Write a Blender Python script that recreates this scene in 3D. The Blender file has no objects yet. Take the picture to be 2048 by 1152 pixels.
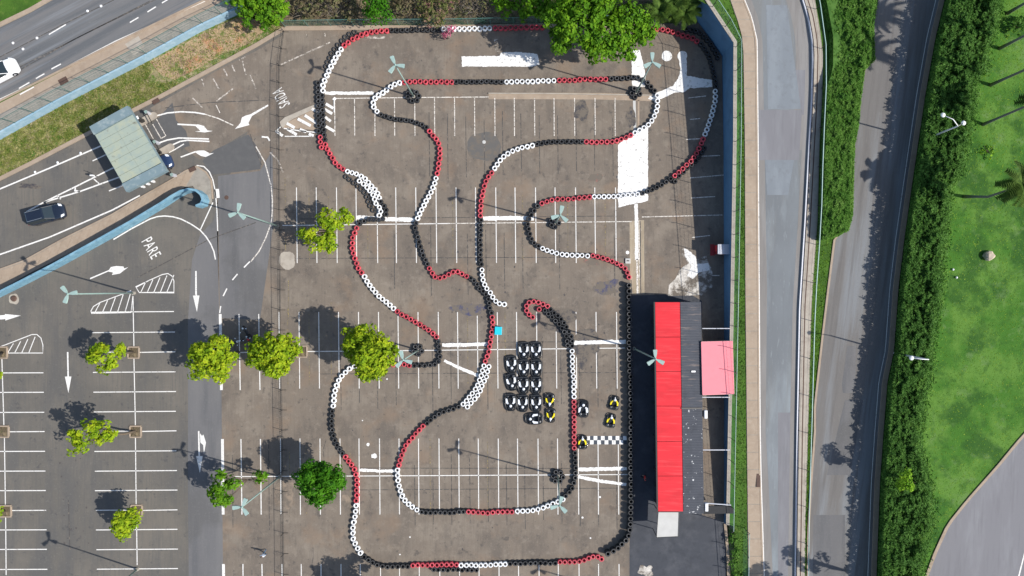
import bpy, bmesh, math, random
import numpy as np
from mathutils import Vector, Matrix
from mathutils.geometry import tessellate_polygon
from mathutils import noise as mnoise
random.seed(7); RNG = np.random.default_rng(7)
sc = bpy.context.scene
C = sc.collection
R = math.radians
S = 0.06            # metres per photo pixel on the ground
H = 82.0            # flying height of the camera
NX, NY = 1060.0, 576.0   # the photo pixel straight below the camera

# ------------------------------------------------------------------ camera, sky, sun, exposure
cam = bpy.data.cameras.new('camera'); cam_o = bpy.data.objects.new('camera', cam); C.objects.link(cam_o)
cam_o.location = ((NX - 1024) * S, (576 - NY) * S, H)
cam_o.rotation_euler = (0, 0, 0)
cam.sensor_width = 36; cam.lens = 36 * H / (2048 * S); cam.shift_x = -(NX - 1024) / 2048
cam.clip_end = 3000; cam.clip_start = 1
sc.camera = cam_o
SUN_EL = R(41.5); sdx, sdy = 0.963, -0.269          # towards the sun, on the ground
w = bpy.data.worlds.new('World'); sc.world = w; w.use_nodes = True
nt = w.node_tree; bgn = nt.nodes['Background']; sky = nt.nodes.new('ShaderNodeTexSky')
sky.sky_type = 'NISHITA'; sky.sun_disc = False; sky.sun_elevation = SUN_EL
sky.sun_rotation = math.atan2(sdx, sdy)
nt.links.new(sky.outputs[0], bgn.inputs[0]); bgn.inputs[1].default_value = 0.118
sun = bpy.data.lights.new('sun', 'SUN'); sun.energy = 4.3; sun.angle = R(0.6); sun.color = (1, 0.955, 0.89)
sun_o = bpy.data.objects.new('sun', sun); C.objects.link(sun_o)
sun_o.location = (60, -20, 60)
dv = Vector((sdx * math.cos(SUN_EL), sdy * math.cos(SUN_EL), math.sin(SUN_EL)))
sun_o.rotation_euler = dv.to_track_quat('Z', 'Y').to_euler()
sc.view_settings.view_transform = 'Standard'; sc.view_settings.look = 'None'
sc.view_settings.gamma = 1; sc.view_settings.use_curve_mapping = False
sc.view_settings.exposure = 0.42
sc.cycles.max_bounces = 5; sc.cycles.diffuse_bounces = 2; sc.cycles.glossy_bounces = 2; sc.cycles.transmission_bounces = 3
sc.cycles.transparent_max_bounces = 6

# ------------------------------------------------------------------ coordinates
def P(px, py, h=0.0):
    """the point at height h that the photo shows at pixel (px, py)"""
    gx = NX + (px - NX) * (H - h) / H; gy = NY + (py - NY) * (H - h) / H
    return ((gx - 1024) * S, (576 - gy) * S, h)
def E(Y):
    """elevation of the streets east of the blue retaining wall: they fall to the south"""
    return 2.7 + 0.067 * max(-38, min(36, Y))
def PE(px, py, dh=0.0):
    h = 3.0
    for _ in range(5):
        p = P(px, py, h + dh); h = E(p[1])
    return P(px, py, h + dh)
UP = 1.2
def PU(px, py, dh=0.0): return P(px, py, UP + dh)

# ------------------------------------------------------------------ materials
def _new(name):
    m = bpy.data.materials.new(name); m.use_nodes = True
    return m, m.node_tree, m.node_tree.nodes['Principled BSDF']
def plain(name, col, rough=0.6, metal=0.0, spec=0.4, var=0.12, scale=6.0, coat=0.0, bump=0.0, each=0.0):
    m, t, b = _new(name)
    b.inputs['Roughness'].default_value = rough; b.inputs['Metallic'].default_value = metal
    b.inputs['Specular IOR Level'].default_value = spec; b.inputs['Coat Weight'].default_value = coat
    if var > 0:
        tc = t.nodes.new('ShaderNodeTexCoord'); n = t.nodes.new('ShaderNodeTexNoise')
        n.inputs['Scale'].default_value = scale; n.inputs['Detail'].default_value = 6
        t.links.new(tc.outputs['Object'], n.inputs['Vector'])
        mx = t.nodes.new('ShaderNodeMix'); mx.data_type = 'RGBA'
        mx.inputs[6].default_value = (*[c * (1 - var * 1.6) for c in col], 1)
        mx.inputs[7].default_value = (*[min(1, c * (1 + var)) for c in col], 1)
        t.links.new(n.outputs[0], mx.inputs[0]); out = mx.outputs[2]
        if each:     # every object of this material a little lighter or darker: wear of its own
            oi = t.nodes.new('ShaderNodeObjectInfo'); mr = t.nodes.new('ShaderNodeMapRange'); mr.inputs[3].default_value = 1 - each; mr.inputs[4].default_value = 1.0
            t.links.new(oi.outputs['Random'], mr.inputs[0]); vm = t.nodes.new('ShaderNodeVectorMath'); vm.operation = 'SCALE'
            t.links.new(out, vm.inputs[0]); t.links.new(mr.outputs[0], vm.inputs['Scale']); out = vm.outputs[0]
        t.links.new(out, b.inputs['Base Color'])
        if bump:
            bp = t.nodes.new('ShaderNodeBump'); bp.inputs['Strength'].default_value = bump; bp.inputs['Distance'].default_value = 0.05
            t.links.new(n.outputs[0], bp.inputs['Height']); t.links.new(bp.outputs[0], b.inputs['Normal'])
    else:
        b.inputs['Base Color'].default_value = (*col, 1)
    return m
MUL = {'kart_lot_asphalt': (.83, .835, .84), 'car_park_asphalt': (.72, .76, .78), 'lane_asphalt': (.66, .69, .72), 'street_asphalt': (.62, .66, .65), 'back_street_asphalt': (.60, .62, .61),
       'upper_street_asphalt': (.60, .64, .65), 'beige_concrete': (.72, .73, .73), 'new_street_asphalt': (.56, .60, .60), 'pale_concrete': (.85, .85, .85), 'lawn_grass': (.34, .55, .62), 'asphalt_patch': (.78, .82, .86)}
def layered(name, base, layers, rough=0.9, bump=0.25, bumpscale=30, bumpdist=0.04, stretch=None):
    mu = MUL.get(name, (1, 1, 1)); base = tuple(a * b for a, b in zip(base, mu)); layers = [(tuple(a * b for a, b in zip(l[0], mu)), *l[1:]) for l in layers]
    """base colour, then layers (colour, noise scale, low, high, amount, stretch) of patches laid over it"""
    m, t, b = _new(name); N = t.nodes; L = t.links
    b.inputs['Roughness'].default_value = rough; b.inputs['Specular IOR Level'].default_value = 0.25
    tc = N.new('ShaderNodeTexCoord'); cur = None
    for i, (col, scale, lo, hi, amt, st) in enumerate(layers):
        n = N.new('ShaderNodeTexNoise'); n.inputs['Scale'].default_value = scale; n.inputs['Detail'].default_value = 7
        n.inputs['Roughness'].default_value = 0.62
        mp = N.new('ShaderNodeMapping'); mp.inputs['Location'].default_value = (i * 13.7, i * 7.1, i * 3.3)
        if st: mp.inputs['Scale'].default_value = st[:3]
        src = tc.outputs['Object']
        if st and len(st) > 3:
            m0 = N.new('ShaderNodeMapping'); m0.inputs['Rotation'].default_value = (0, 0, st[3]); L.new(src, m0.inputs[0]); src = m0.outputs[0]
        L.new(src, mp.inputs[0]); L.new(mp.outputs[0], n.inputs['Vector'])
        mr = N.new('ShaderNodeMapRange'); mr.inputs[1].default_value = lo; mr.inputs[2].default_value = hi; mr.inputs[4].default_value = amt
        L.new(n.outputs[0], mr.inputs[0])
        mx = N.new('ShaderNodeMix'); mx.data_type = 'RGBA'; mx.inputs[7].default_value = (*col, 1)
        if cur is None: mx.inputs[6].default_value = (*base, 1)
        else: L.new(cur, mx.inputs[6])
        L.new(mr.outputs[0], mx.inputs[0]); cur = mx.outputs[2]
    L.new(cur, b.inputs['Base Color'])
    if bump:
        n = N.new('ShaderNodeTexNoise'); n.inputs['Scale'].default_value = bumpscale; n.inputs['Detail'].default_value = 4
        L.new(tc.outputs['Object'], n.inputs['Vector'])
        bp = N.new('ShaderNodeBump'); bp.inputs['Strength'].default_value = bump; bp.inputs['Distance'].default_value = bumpdist
        L.new(n.outputs[0], bp.inputs['Height']); L.new(bp.outputs[0], b.inputs['Normal'])
    return m
def leafy(name, c1, c2, c3=None, trans=0.25):
    """leaves: one colour per leaf between c1 and c2, drifting over the crown"""
    m, t, b = _new(name); N = t.nodes; L = t.links
    g = N.new('ShaderNodeNewGeometry'); tc = N.new('ShaderNodeTexCoord')
    n = N.new('ShaderNodeTexNoise'); n.inputs['Scale'].default_value = 0.9; n.inputs['Detail'].default_value = 3
    L.new(tc.outputs['Object'], n.inputs['Vector'])
    ad = N.new('ShaderNodeMath'); ad.operation = 'MULTIPLY_ADD'; ad.inputs[1].default_value = 0.45
    L.new(g.outputs['Random Per Island'], ad.inputs[0])
    m2 = N.new('ShaderNodeMapRange'); m2.inputs[1].default_value = 0.3; m2.inputs[2].default_value = 0.7; m2.inputs[4].default_value = 0.6
    L.new(n.outputs[0], m2.inputs[0]); L.new(m2.outputs[0], ad.inputs[2])
    cr = N.new('ShaderNodeValToRGB'); e = cr.color_ramp.elements
    e[0].position = 0.05; e[0].color = (*c1, 1); e[1].position = 0.95; e[1].color = (*(c3 or c2), 1)
    if c3:
        k = e.new(0.5); k.color = (*c2, 1)
    L.new(ad.outputs[0], cr.inputs[0]); L.new(cr.outputs[0], b.inputs['Base Color'])
    b.inputs['Roughness'].default_value = 0.7; b.inputs['Specular IOR Level'].default_value = 0.15
    tr = N.new('ShaderNodeBsdfTranslucent'); L.new(cr.outputs[0], tr.inputs[0])
    ms = N.new('ShaderNodeMixShader'); ms.inputs[0].default_value = trans
    L.new(b.outputs[0], ms.inputs[1]); L.new(tr.outputs[0], ms.inputs[2])
    L.new(ms.outputs[0], N['Material Output'].inputs[0])
    return m
def worn_paint(name, col, wear=0.5, scale=3.5, under=(0.145, 0.122, 0.098), fine=25):
    """paint on asphalt, worn through in places"""
    m, t, b = _new(name); N = t.nodes; L = t.links
    tc = N.new('ShaderNodeTexCoord'); n = N.new('ShaderNodeTexNoise'); n.inputs['Scale'].default_value = scale
    n.inputs['Detail'].default_value = 9; n.inputs['Roughness'].default_value = 0.75
    L.new(tc.outputs['Object'], n.inputs['Vector'])
    mr = N.new('ShaderNodeMapRange'); c = 0.28 + 0.32 * wear
    mr.inputs[1].default_value = c - 0.05; mr.inputs[2].default_value = c + 0.07
    L.new(n.outputs[0], mr.inputs[0])
    mx = N.new('ShaderNodeMix'); mx.data_type = 'RGBA'; mx.inputs[6].default_value = (*under, 1); mx.inputs[7].default_value = (*col, 1)
    L.new(mr.outputs[0], mx.inputs[0]); L.new(mx.outputs[2], b.inputs['Base Color'])
    b.inputs['Roughness'].default_value = 0.8; b.inputs['Specular IOR Level'].default_value = 0.3
    return m

M = {}
M['kart_asphalt'] = layered('kart_lot_asphalt', (0.222, 0.182, 0.143), [
    ((0.180, 0.150, 0.122), 0.09, 0.42, 0.60, 0.70, None),
    ((0.270, 0.226, 0.178), 0.25, 0.50, 0.62, 0.75, None),
    ((0.135, 0.114, 0.096), 0.45, 0.50, 0.64, 0.60, (1, 0.5, 1)),
    ((0.100, 0.088, 0.080), 1.1, 0.58, 0.68, 0.70, None),
    ((0.150, 0.128, 0.106), 2.4, 0.50, 0.66, 0.38, (2.5, 0.14, 1)),
    ((0.300, 0.252, 0.200), 1.3, 0.55, 0.68, 0.50, None),
    ((0.33, 0.28, 0.23), 6.0, 0.56, 0.70, 0.40, None),
    ((0.27, 0.19, 0.13), 0.22, 0.54, 0.66, 0.5, None),
    ((0.07, 0.065, 0.065), 3.5, 0.64, 0.71, 0.7, None)], bumpscale=40)
M['old_asphalt'] = layered('car_park_asphalt', (0.172, 0.150, 0.128), [
    ((0.225, 0.190, 0.155), 0.12, 0.45, 0.60, 0.75, None),
    ((0.135, 0.125, 0.118), 0.4, 0.48, 0.62, 0.65, (1, 0.25, 1)),
    ((0.140, 0.128, 0.118), 2.2, 0.50, 0.64, 0.5, (2.5, 0.08, 1)),
    ((0.26, 0.235, 0.20), 5.0, 0.56, 0.70, 0.40, None),
    ((0.095, 0.09, 0.09), 1.4, 0.60, 0.70, 0.65, None)], bumpscale=40)
M['lane_asphalt'] = layered('lane_asphalt', (0.205, 0.192, 0.186), [
    ((0.25, 0.232, 0.218), 0.25, 0.45, 0.60, 0.75, (1, 0.12, 1)),
    ((0.155, 0.15, 0.15), 0.7, 0.50, 0.66, 0.6, (1.5, 0.12, 1)),
    ((0.15, 0.14, 0.13), 0.12, 0.52, 0.62, 0.5, None),
    ((0.28, 0.26, 0.24), 5.0, 0.56, 0.70, 0.4, None)], bumpscale=40)
M['dark_patch'] = layered('asphalt_patch', (0.125, 0.118, 0.112), [((0.15, 0.14, 0.13), 1.2, 0.45, 0.65, 0.6, None)], bumpscale=50)
M['seam_grey'] = layered('faded_black_paint', (0.075, 0.07, 0.066), [((0.20, 0.17, 0.14), 2.5, 0.50, 0.62, 0.85, None)], bump=0)
M['street'] = layered('street_asphalt', (0.30, 0.305, 0.325), [
    ((0.235, 0.235, 0.25), 0.06, 0.44, 0.58, 0.8, (1, 0.4, 1)),
    ((0.40, 0.415, 0.44), 0.30, 0.52, 0.66, 0.7, (1, 0.2, 1)),
    ((0.27, 0.245, 0.225), 0.25, 0.50, 0.64, 0.55, (2, 0.12, 1)),
    ((0.21, 0.21, 0.22), 0.9, 0.56, 0.70, 0.5, (2, 0.1, 1)),
    ((0.44, 0.45, 0.47), 2.5, 0.60, 0.72, 0.5, (1.5, 0.3, 1))], bumpscale=40)
M['street_light'] = layered('new_street_asphalt', (0.33, 0.34, 0.37), [((0.40, 0.41, 0.44), 0.6, 0.46, 0.62, 0.7, (1, .3, 1)), ((0.28, 0.28, 0.30), 1.5, 0.52, 0.66, 0.5, None)], bumpscale=40)
M['street_patch'] = layered('street_patch', (0.185, 0.182, 0.192), [((0.225, 0.225, 0.235), 0.5, 0.46, 0.62, 0.7, (1, .2, 1)), ((0.15, 0.147, 0.155), 1.5, 0.52, 0.66, 0.5, (1.5, .1, 1))], bumpscale=40)
M['street_edge'] = layered('street_edge', (0.205, 0.192, 0.178), [((0.25, 0.24, 0.23), 0.6, 0.46, 0.62, 0.7, (1, .15, 1)), ((0.16, 0.15, 0.145), 1.5, 0.52, 0.66, 0.5, (1.5, .1, 1))], bumpscale=40)
M['street_brown'] = layered('back_street_asphalt', (0.255, 0.232, 0.222), [
    ((0.34, 0.345, 0.365), 0.30, 0.46, 0.60, 0.8, (1.4, 0.10, 1, 0.1)),
    ((0.19, 0.172, 0.167), 0.9, 0.48, 0.64, 0.6, (2, 0.06, 1, 0.1)),
    ((0.36, 0.34, 0.32), 4.0, 0.58, 0.72, 0.35, (1, .2, 1))], bumpscale=40)
M['upper_street'] = layered('upper_street_asphalt', (0.235, 0.222, 0.222), [
    ((0.28, 0.25, 0.24), 0.2, 0.45, 0.60, 0.75, (0.3, 2.5, 1, -0.49)),
    ((0.16, 0.16, 0.17), 0.7, 0.46, 0.60, 0.8, (0.05, 1.6, 1, -0.49)), ((0.34, 0.34, 0.36), 0.8, 0.55, 0.66, 0.6, (0.06, 2, 1, -0.49)),
    ((0.32, 0.31, 0.30), 4.0, 0.58, 0.72, 0.4, None)], bumpscale=40)
M['black_floor'] = layered('black_painted_floor', (0.052, 0.056, 0.066), [
    ((0.085, 0.088, 0.098), 0.5, 0.48, 0.68, 0.7, None), ((0.035, 0.038, 0.045), 1.4, 0.5, 0.7, 0.5, None),
    ((0.13, 0.12, 0.11), 2.0, 0.66, 0.78, 0.5, None)], rough=0.75, bumpscale=40)
M['beige_concrete'] = layered('beige_concrete', (0.48, 0.37, 0.275), [
    ((0.38, 0.29, 0.215), 0.6, 0.45, 0.65, 0.7, None), ((0.56, 0.46, 0.36), 2.5, 0.5, 0.7, 0.5, None),
    ((0.25, 0.19, 0.14), 4.0, 0.62, 0.76, 0.5, None)], bumpscale=25)
M['weathered_strip'] = layered('weathered_strip', (0.33, 0.27, 0.19), [
    ((0.42, 0.35, 0.26), 1.0, 0.46, 0.60, 0.7, (2, .3, 1)), ((0.20, 0.16, 0.12), 1.5, 0.54, 0.66, 0.7, (2, .3, 1)), ((0.5, 0.46, 0.40), 3, 0.58, 0.68, 0.6, None)], bumpscale=25)
M['pale_concrete'] = layered('pale_concrete', (0.46, 0.41, 0.34), [
    ((0.34, 0.29, 0.24), 0.9, 0.45, 0.65, 0.7, None), ((0.22, 0.18, 0.14), 3.0, 0.6, 0.75, 0.6, None)], bumpscale=25)
M['grey_concrete'] = layered('grey_concrete', (0.30, 0.275, 0.235), [
    ((0.22, 0.20, 0.17), 1.2, 0.45, 0.65, 0.7, None), ((0.37, 0.33, 0.28), 4.0, 0.55, 0.7, 0.5, None)], bumpscale=25)
M['lawn'] = layered('lawn_grass', (0.125, 0.240, 0.018), [
    ((0.280, 0.360, 0.045), 0.16, 0.47, 0.58, 0.85, None), ((0.055, 0.130, 0.012), 0.20, 0.51, 0.60, 0.85, None),
    ((0.340, 0.350, 0.100), 0.5, 0.56, 0.66, 0.6, None), ((0.060, 0.135, 0.012), 0.7, 0.52, 0.64, 0.6, None),
    ((0.085, 0.190, 0.014), 2.2, 0.50, 0.66, 0.35, None), ((0.24, 0.36, 0.05), 5.0, 0.54, 0.68, 0.25, (1, .6, 1))], bump=0.35, bumpscale=7, bumpdist=0.10)
M['strip_grass'] = layered('verge_grass', (0.060, 0.135, 0.014), [
    ((0.035, 0.085, 0.010), 0.5, 0.45, 0.60, 0.8, None), ((0.13, 0.18, 0.035), 1.4, 0.55, 0.7, 0.6, None),
    ((0.03, 0.085, 0.008), 5.0, 0.5, 0.65, 0.5, None)], bump=0.6, bumpscale=9, bumpdist=0.12)
M['dry_grass'] = layered('dry_verge', (0.125, 0.175, 0.040), [
    ((0.060, 0.140, 0.015), 0.28, 0.45, 0.55, 0.9, None), ((0.30, 0.24, 0.14), 0.6, 0.46, 0.57, 0.85, None),
    ((0.42, 0.33, 0.21), 1.6, 0.55, 0.64, 0.75, None), ((0.045, 0.11, 0.012), 1.2, 0.53, 0.62, 0.75, None),
    ((0.45, 0.38, 0.26), 5.0, 0.57, 0.66, 0.6, None)],
    bump=0.7, bumpscale=8, bumpdist=0.12)
M['bare_soil'] = layered('bare_soil', (0.36, 0.26, 0.15), [
    ((0.42, 0.20, 0.10), 0.5, 0.52, 0.62, 0.9, None), ((0.15, 0.11, 0.07), 0.8, 0.5, 0.62, 0.8, None),
    ((0.07, 0.13, 0.02), 0.6, 0.55, 0.62, 0.85, None), ((0.50, 0.42, 0.30), 2.5, 0.56, 0.7, 0.7, None)],
    bump=0.8, bumpscale=6, bumpdist=0.15)
M['litter_soil'] = layered('shrub_soil', (0.13, 0.10, 0.06), [
    ((0.26, 0.20, 0.12), 0.8, 0.5, 0.62, 0.8, None), ((0.05, 0.08, 0.02), 0.6, 0.5, 0.6, 0.8, None),
    ((0.05, 0.04, 0.03), 3.0, 0.5, 0.65, 0.7, None)], bump=0.9, bumpscale=6, bumpdist=0.2)
M['white_line'] = worn_paint('white_road_paint', (0.72, 0.70, 0.66), 0.32, 5)
M['faded_line'] = worn_paint('faded_white_paint', (0.72, 0.67, 0.60), 0.54, 5)
M['thin_paint'] = worn_paint('thin_white_paint', (0.60, 0.56, 0.50), 0.72, 0.6)
M['ghost_line'] = worn_paint('nearly_gone_paint', (0.60, 0.54, 0.47), 0.70, 3)
M['fresh_white'] = worn_paint('fresh_white_paint', (0.77, 0.755, 0.72), 0.33, 2.5)
M['yellow_line'] = worn_paint('faded_yellow_paint', (0.36, 0.27, 0.09), 0.85, 4)
M['dirt'] = worn_paint('dry_dirt', (0.25, 0.195, 0.145), 0.70, 0.9)
M['disc'] = worn_paint('grey_mortar', (0.115, 0.108, 0.10), 0.55, 0.9)
M['blue_stain'] = worn_paint('blue_stain', (0.055, 0.06, 0.12), 0.82, 1.0)
M['dark_stain'] = worn_paint('oil_stain', (0.055, 0.053, 0.058), 0.76, 1.0)
M['red_stain'] = worn_paint('red_overspray', (0.38, 0.12, 0.10), 1.02, 1.3)
M['oil_spot'] = plain('oil_spot', (0.085, 0.075, 0.070), 0.8, var=0.3)
M['check_black'] = plain('check_black', (0.055, 0.065, 0.08), 0.7, var=0.2)
M['blue_wall'] = layered('blue_wall_paint', (0.27, 0.40, 0.48), [
    ((0.37, 0.49, 0.56), 1.0, 0.48, 0.65, 0.8, None), ((0.16, 0.30, 0.40), 2.5, 0.55, 0.72, 0.7, None),
    ((0.50, 0.60, 0.62), 4.0, 0.64, 0.75, 0.6, None)], rough=0.8, bump=0.15)
M['hook_wall'] = layered('duller_blue_wall_paint', (0.155, 0.300, 0.385), [
    ((0.22, 0.38, 0.46), 1.0, 0.48, 0.60, 0.8, None), ((0.10, 0.20, 0.27), 2.0, 0.52, 0.66, 0.7, None), ((0.42, 0.48, 0.48), 4.0, 0.62, 0.70, 0.6, None)], rough=0.8, bump=0.15)
M['deep_blue'] = layered('blue_retaining_wall_paint', (0.095, 0.205, 0.345), [
    ((0.075, 0.16, 0.27), 0.6, 0.48, 0.65, 0.8, None), ((0.15, 0.25, 0.36), 3.0, 0.62, 0.76, 0.5, None)], rough=0.8, bump=0.15)
M['tyre_white'] = plain('white_tyre_paint', (0.82, 0.82, 0.81), 0.55, var=0.14, scale=5, each=.14)
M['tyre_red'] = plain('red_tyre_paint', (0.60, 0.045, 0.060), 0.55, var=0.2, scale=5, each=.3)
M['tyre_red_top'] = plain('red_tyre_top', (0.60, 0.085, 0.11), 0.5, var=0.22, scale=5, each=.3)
M['rubber'] = plain('black_rubber', (0.018, 0.019, 0.021), 0.7, var=0.25, scale=5)
M['rubber_highlight'] = plain('rubber_bead_highlight', (0.19, 0.19, 0.195), 0.7, var=0.6, scale=2, each=.75)  # highlight along the tyre bead, painted as a paler grey ring
M['pole_green'] = plain('pale_green_metal', (0.30, 0.41, 0.375), 0.5, var=0.12, scale=3)
M['pole_shaft'] = plain('grey_green_steel', (0.24, 0.33, 0.30), 0.5, var=0.12, scale=3)
M['green_post'] = plain('green_fence_steel', (0.045, 0.13, 0.11), 0.5, var=0.15)
M['wire'] = plain('green_fence_wire', (0.10, 0.22, 0.19), 0.5, metal=0.2, var=0.1)
M['dark_steel'] = plain('dark_steel', (0.05, 0.048, 0.046), 0.55, metal=0.3, var=0.2)
M['galv'] = plain('galvanised_rail', (0.55, 0.56, 0.60), 0.45, metal=0.2, var=0.12)
M['rail_green'] = plain('pale_green_rail', (0.33, 0.47, 0.43), 0.5, var=0.12)
M['red_roof'] = layered('red_roof_sheet', (0.80, 0.045, 0.055), [
    ((0.68, 0.040, 0.048), 0.35, 0.45, 0.62, 0.8, (1, 2, 1)), ((0.86, 0.11, 0.11), 0.8, 0.52, 0.66, 0.5, (.3, 6, 1)),
    ((0.45, 0.05, 0.05), 1.2, 0.62, 0.74, 0.5, (.4, 3, 1)), ((0.62, 0.07, 0.07), 4.0, 0.58, 0.70, 0.4, (.5, 3, 1))], rough=0.45, bump=0.12, bumpscale=3, bumpdist=.02)
M['grey_roof'] = layered('charcoal_roof_sheet', (0.072, 0.076, 0.088), [
    ((0.20, 0.165, 0.15), 1.1, 0.57, 0.66, 0.8, (0.35, 4, 1)), ((0.045, 0.048, 0.056), 0.8, 0.5, 0.7, 0.6, None)], rough=0.5, bump=0)
M['spotted_roof'] = layered('spotted_charcoal_roof_sheet', (0.068, 0.072, 0.084), [
    ((0.62, 0.62, 0.62), 2.6, 0.635, 0.65, 0.95, None), ((0.045, 0.048, 0.056), 0.8, 0.5, 0.7, 0.6, None)], rough=0.5, bump=0)
M['pink'] = plain('pink_fabric', (0.80, 0.24, 0.27), 0.85, var=0.05, scale=2)
M['white_panel'] = plain('white_panel', (0.50, 0.49, 0.46), 0.6, var=0.10, scale=1.5)
M['white_plastic'] = plain('white_plastic', (0.80, 0.80, 0.80), 0.4, var=0.03)
M['cyan'] = plain('cyan_lid', (0.02, 0.52, 0.66), 0.4, var=0.06)
M['booth_roof'] = layered('pale_green_roof_sheet', (0.305, 0.350, 0.290), [
    ((0.36, 0.375, 0.27), 0.5, 0.48, 0.62, 0.8, None), ((0.25, 0.31, 0.29), 1.2, 0.5, 0.64, 0.6, None),
    ((0.17, 0.155, 0.12), 1.3, 0.62, 0.70, 0.8, None)], rough=0.7, bump=0.1)
M['booth_fascia'] = layered('grey_blue_fascia', (0.165, 0.225, 0.245), [((0.28, 0.33, 0.33), 1.5, 0.52, 0.66, 0.8, None)], rough=0.7, bump=0.1)
M['glass'] = plain('dark_glass', (0.02, 0.03, 0.035), 0.08, spec=0.8, var=0)
M['car_white'] = plain('white_car_paint', (0.80, 0.80, 0.80), 0.3, var=0, coat=0.6)
M['car_black'] = plain('black_car_paint', (0.012, 0.018, 0.032), 0.25, var=0, coat=0.8)
M['car_navy'] = plain('navy_car_paint', (0.018, 0.035, 0.085), 0.25, var=0, coat=0.8)
M['chrome'] = plain('bright_trim', (0.6, 0.6, 0.62), 0.25, metal=0.8, var=0)
M['lamp_glass'] = plain('headlamp_glass', (0.7, 0.75, 0.8), 0.15, var=0)
M['red_lamp'] = plain('tail_lamp', (0.4, 0.02, 0.02), 0.2, var=0)
M['kart_black'] = plain('kart_black_plastic', (0.016, 0.018, 0.02), 0.32, var=0.1, coat=0.4)
M['kart_grey'] = plain('kart_metal', (0.12, 0.125, 0.13), 0.35, metal=0.6, var=0.1)
M['kart_white'] = plain('kart_white_plastic', (0.74, 0.77, 0.80), 0.35, var=0.04)
M['kart_yellow'] = plain('kart_yellow_plastic', (0.85, 0.70, 0.02), 0.35, var=0.04)
M['bark'] = plain('bark', (0.13, 0.10, 0.07), 0.9, var=0.3, scale=8, bump=0.5)
M['palm_bark'] = plain('palm_bark', (0.20, 0.19, 0.16), 0.9, var=0.25, scale=8, bump=0.4)
M['stone'] = plain('pale_boulder', (0.46, 0.38, 0.29), 0.9, var=0.3, scale=2, bump=0.8)
M['rail_shade'] = plain('rail_side_shade', (0.03, 0.03, 0.04), 0.8, var=0.3)
M['iron'] = plain('rusty_iron', (0.10, 0.06, 0.045), 0.8, var=0.3, scale=9)
M['leaf_lime'] = leafy('lime_leaves', (0.075, 0.165, 0.006), (0.215, 0.325, 0.010), (0.40, 0.46, 0.018))
M['leaf_mid'] = leafy('green_leaves', (0.035, 0.110, 0.006), (0.085, 0.210, 0.008), (0.17, 0.32, 0.012))
M['leaf_deep'] = leafy('deep_green_leaves', (0.018, 0.085, 0.004), (0.045, 0.165, 0.006), (0.085, 0.24, 0.010))
M['leaf_hedge'] = leafy('hedge_leaves', (0.055, 0.150, 0.024), (0.120, 0.270, 0.040), (0.225, 0.380, 0.085), 0.45)
M['leaf_hedge_dark'] = leafy('dark_hedge_leaves', (0.024, 0.070, 0.012), (0.068, 0.170, 0.028), (0.140, 0.280, 0.055), 0.35)
M['leaf_palm'] = leafy('palm_leaves', (0.030, 0.060, 0.012), (0.060, 0.115, 0.018), (0.11, 0.18, 0.03))
M['leaf_dry'] = leafy('dry_leaves', (0.06, 0.05, 0.03), (0.15, 0.12, 0.07), (0.13, 0.17, 0.05))
M['leaf_bush'] = leafy('olive_pink_leaves', (0.06, 0.075, 0.02), (0.12, 0.14, 0.04), (0.30, 0.12, 0.14))
M['leaf_pink'] = leafy('pink_blossom', (0.30, 0.10, 0.12), (0.55, 0.12, 0.22), (0.75, 0.15, 0.40))
M['leaf_bright'] = leafy('bright_lime_leaves', (0.10, 0.25, 0.01), (0.19, 0.36, 0.02), (0.27, 0.45, 0.03))
M['grass_blade'] = leafy('grass_blades', (0.05, 0.13, 0.008), (0.10, 0.22, 0.012), (0.19, 0.30, 0.03), 0.2)
M['grass_dark_blade'] = leafy('darker_grass_blades', (0.03, 0.08, 0.01), (0.06, 0.13, 0.015), (0.11, 0.17, 0.04), 0.2)
M['grass_dry_blade'] = leafy('dry_grass_blades', (0.07, 0.13, 0.012), (0.19, 0.21, 0.05), (0.38, 0.33, 0.16), 0.2)
M['twig'] = plain('grey_twigs', (0.20, 0.17, 0.14), 0.9, var=0.3, scale=2)
M['skin'] = plain('skin', (0.35, 0.2, 0.13), 0.6, var=0)
M['hair'] = plain('dark_hair', (0.015, 0.012, 0.01), 0.6, var=0)
M['jeans'] = plain('blue_jeans', (0.05, 0.13, 0.24), 0.8, var=0.1)
M['shirt_white'] = plain('white_shirt', (0.65, 0.72, 0.82), 0.8, var=0.05)
M['shirt_red'] = plain('red_shirt', (0.5, 0.03, 0.03), 0.8, var=0.05)
M['shed_red'] = plain('red_shed_paint', (0.22, 0.015, 0.02), 0.6, var=0.1)

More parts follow.
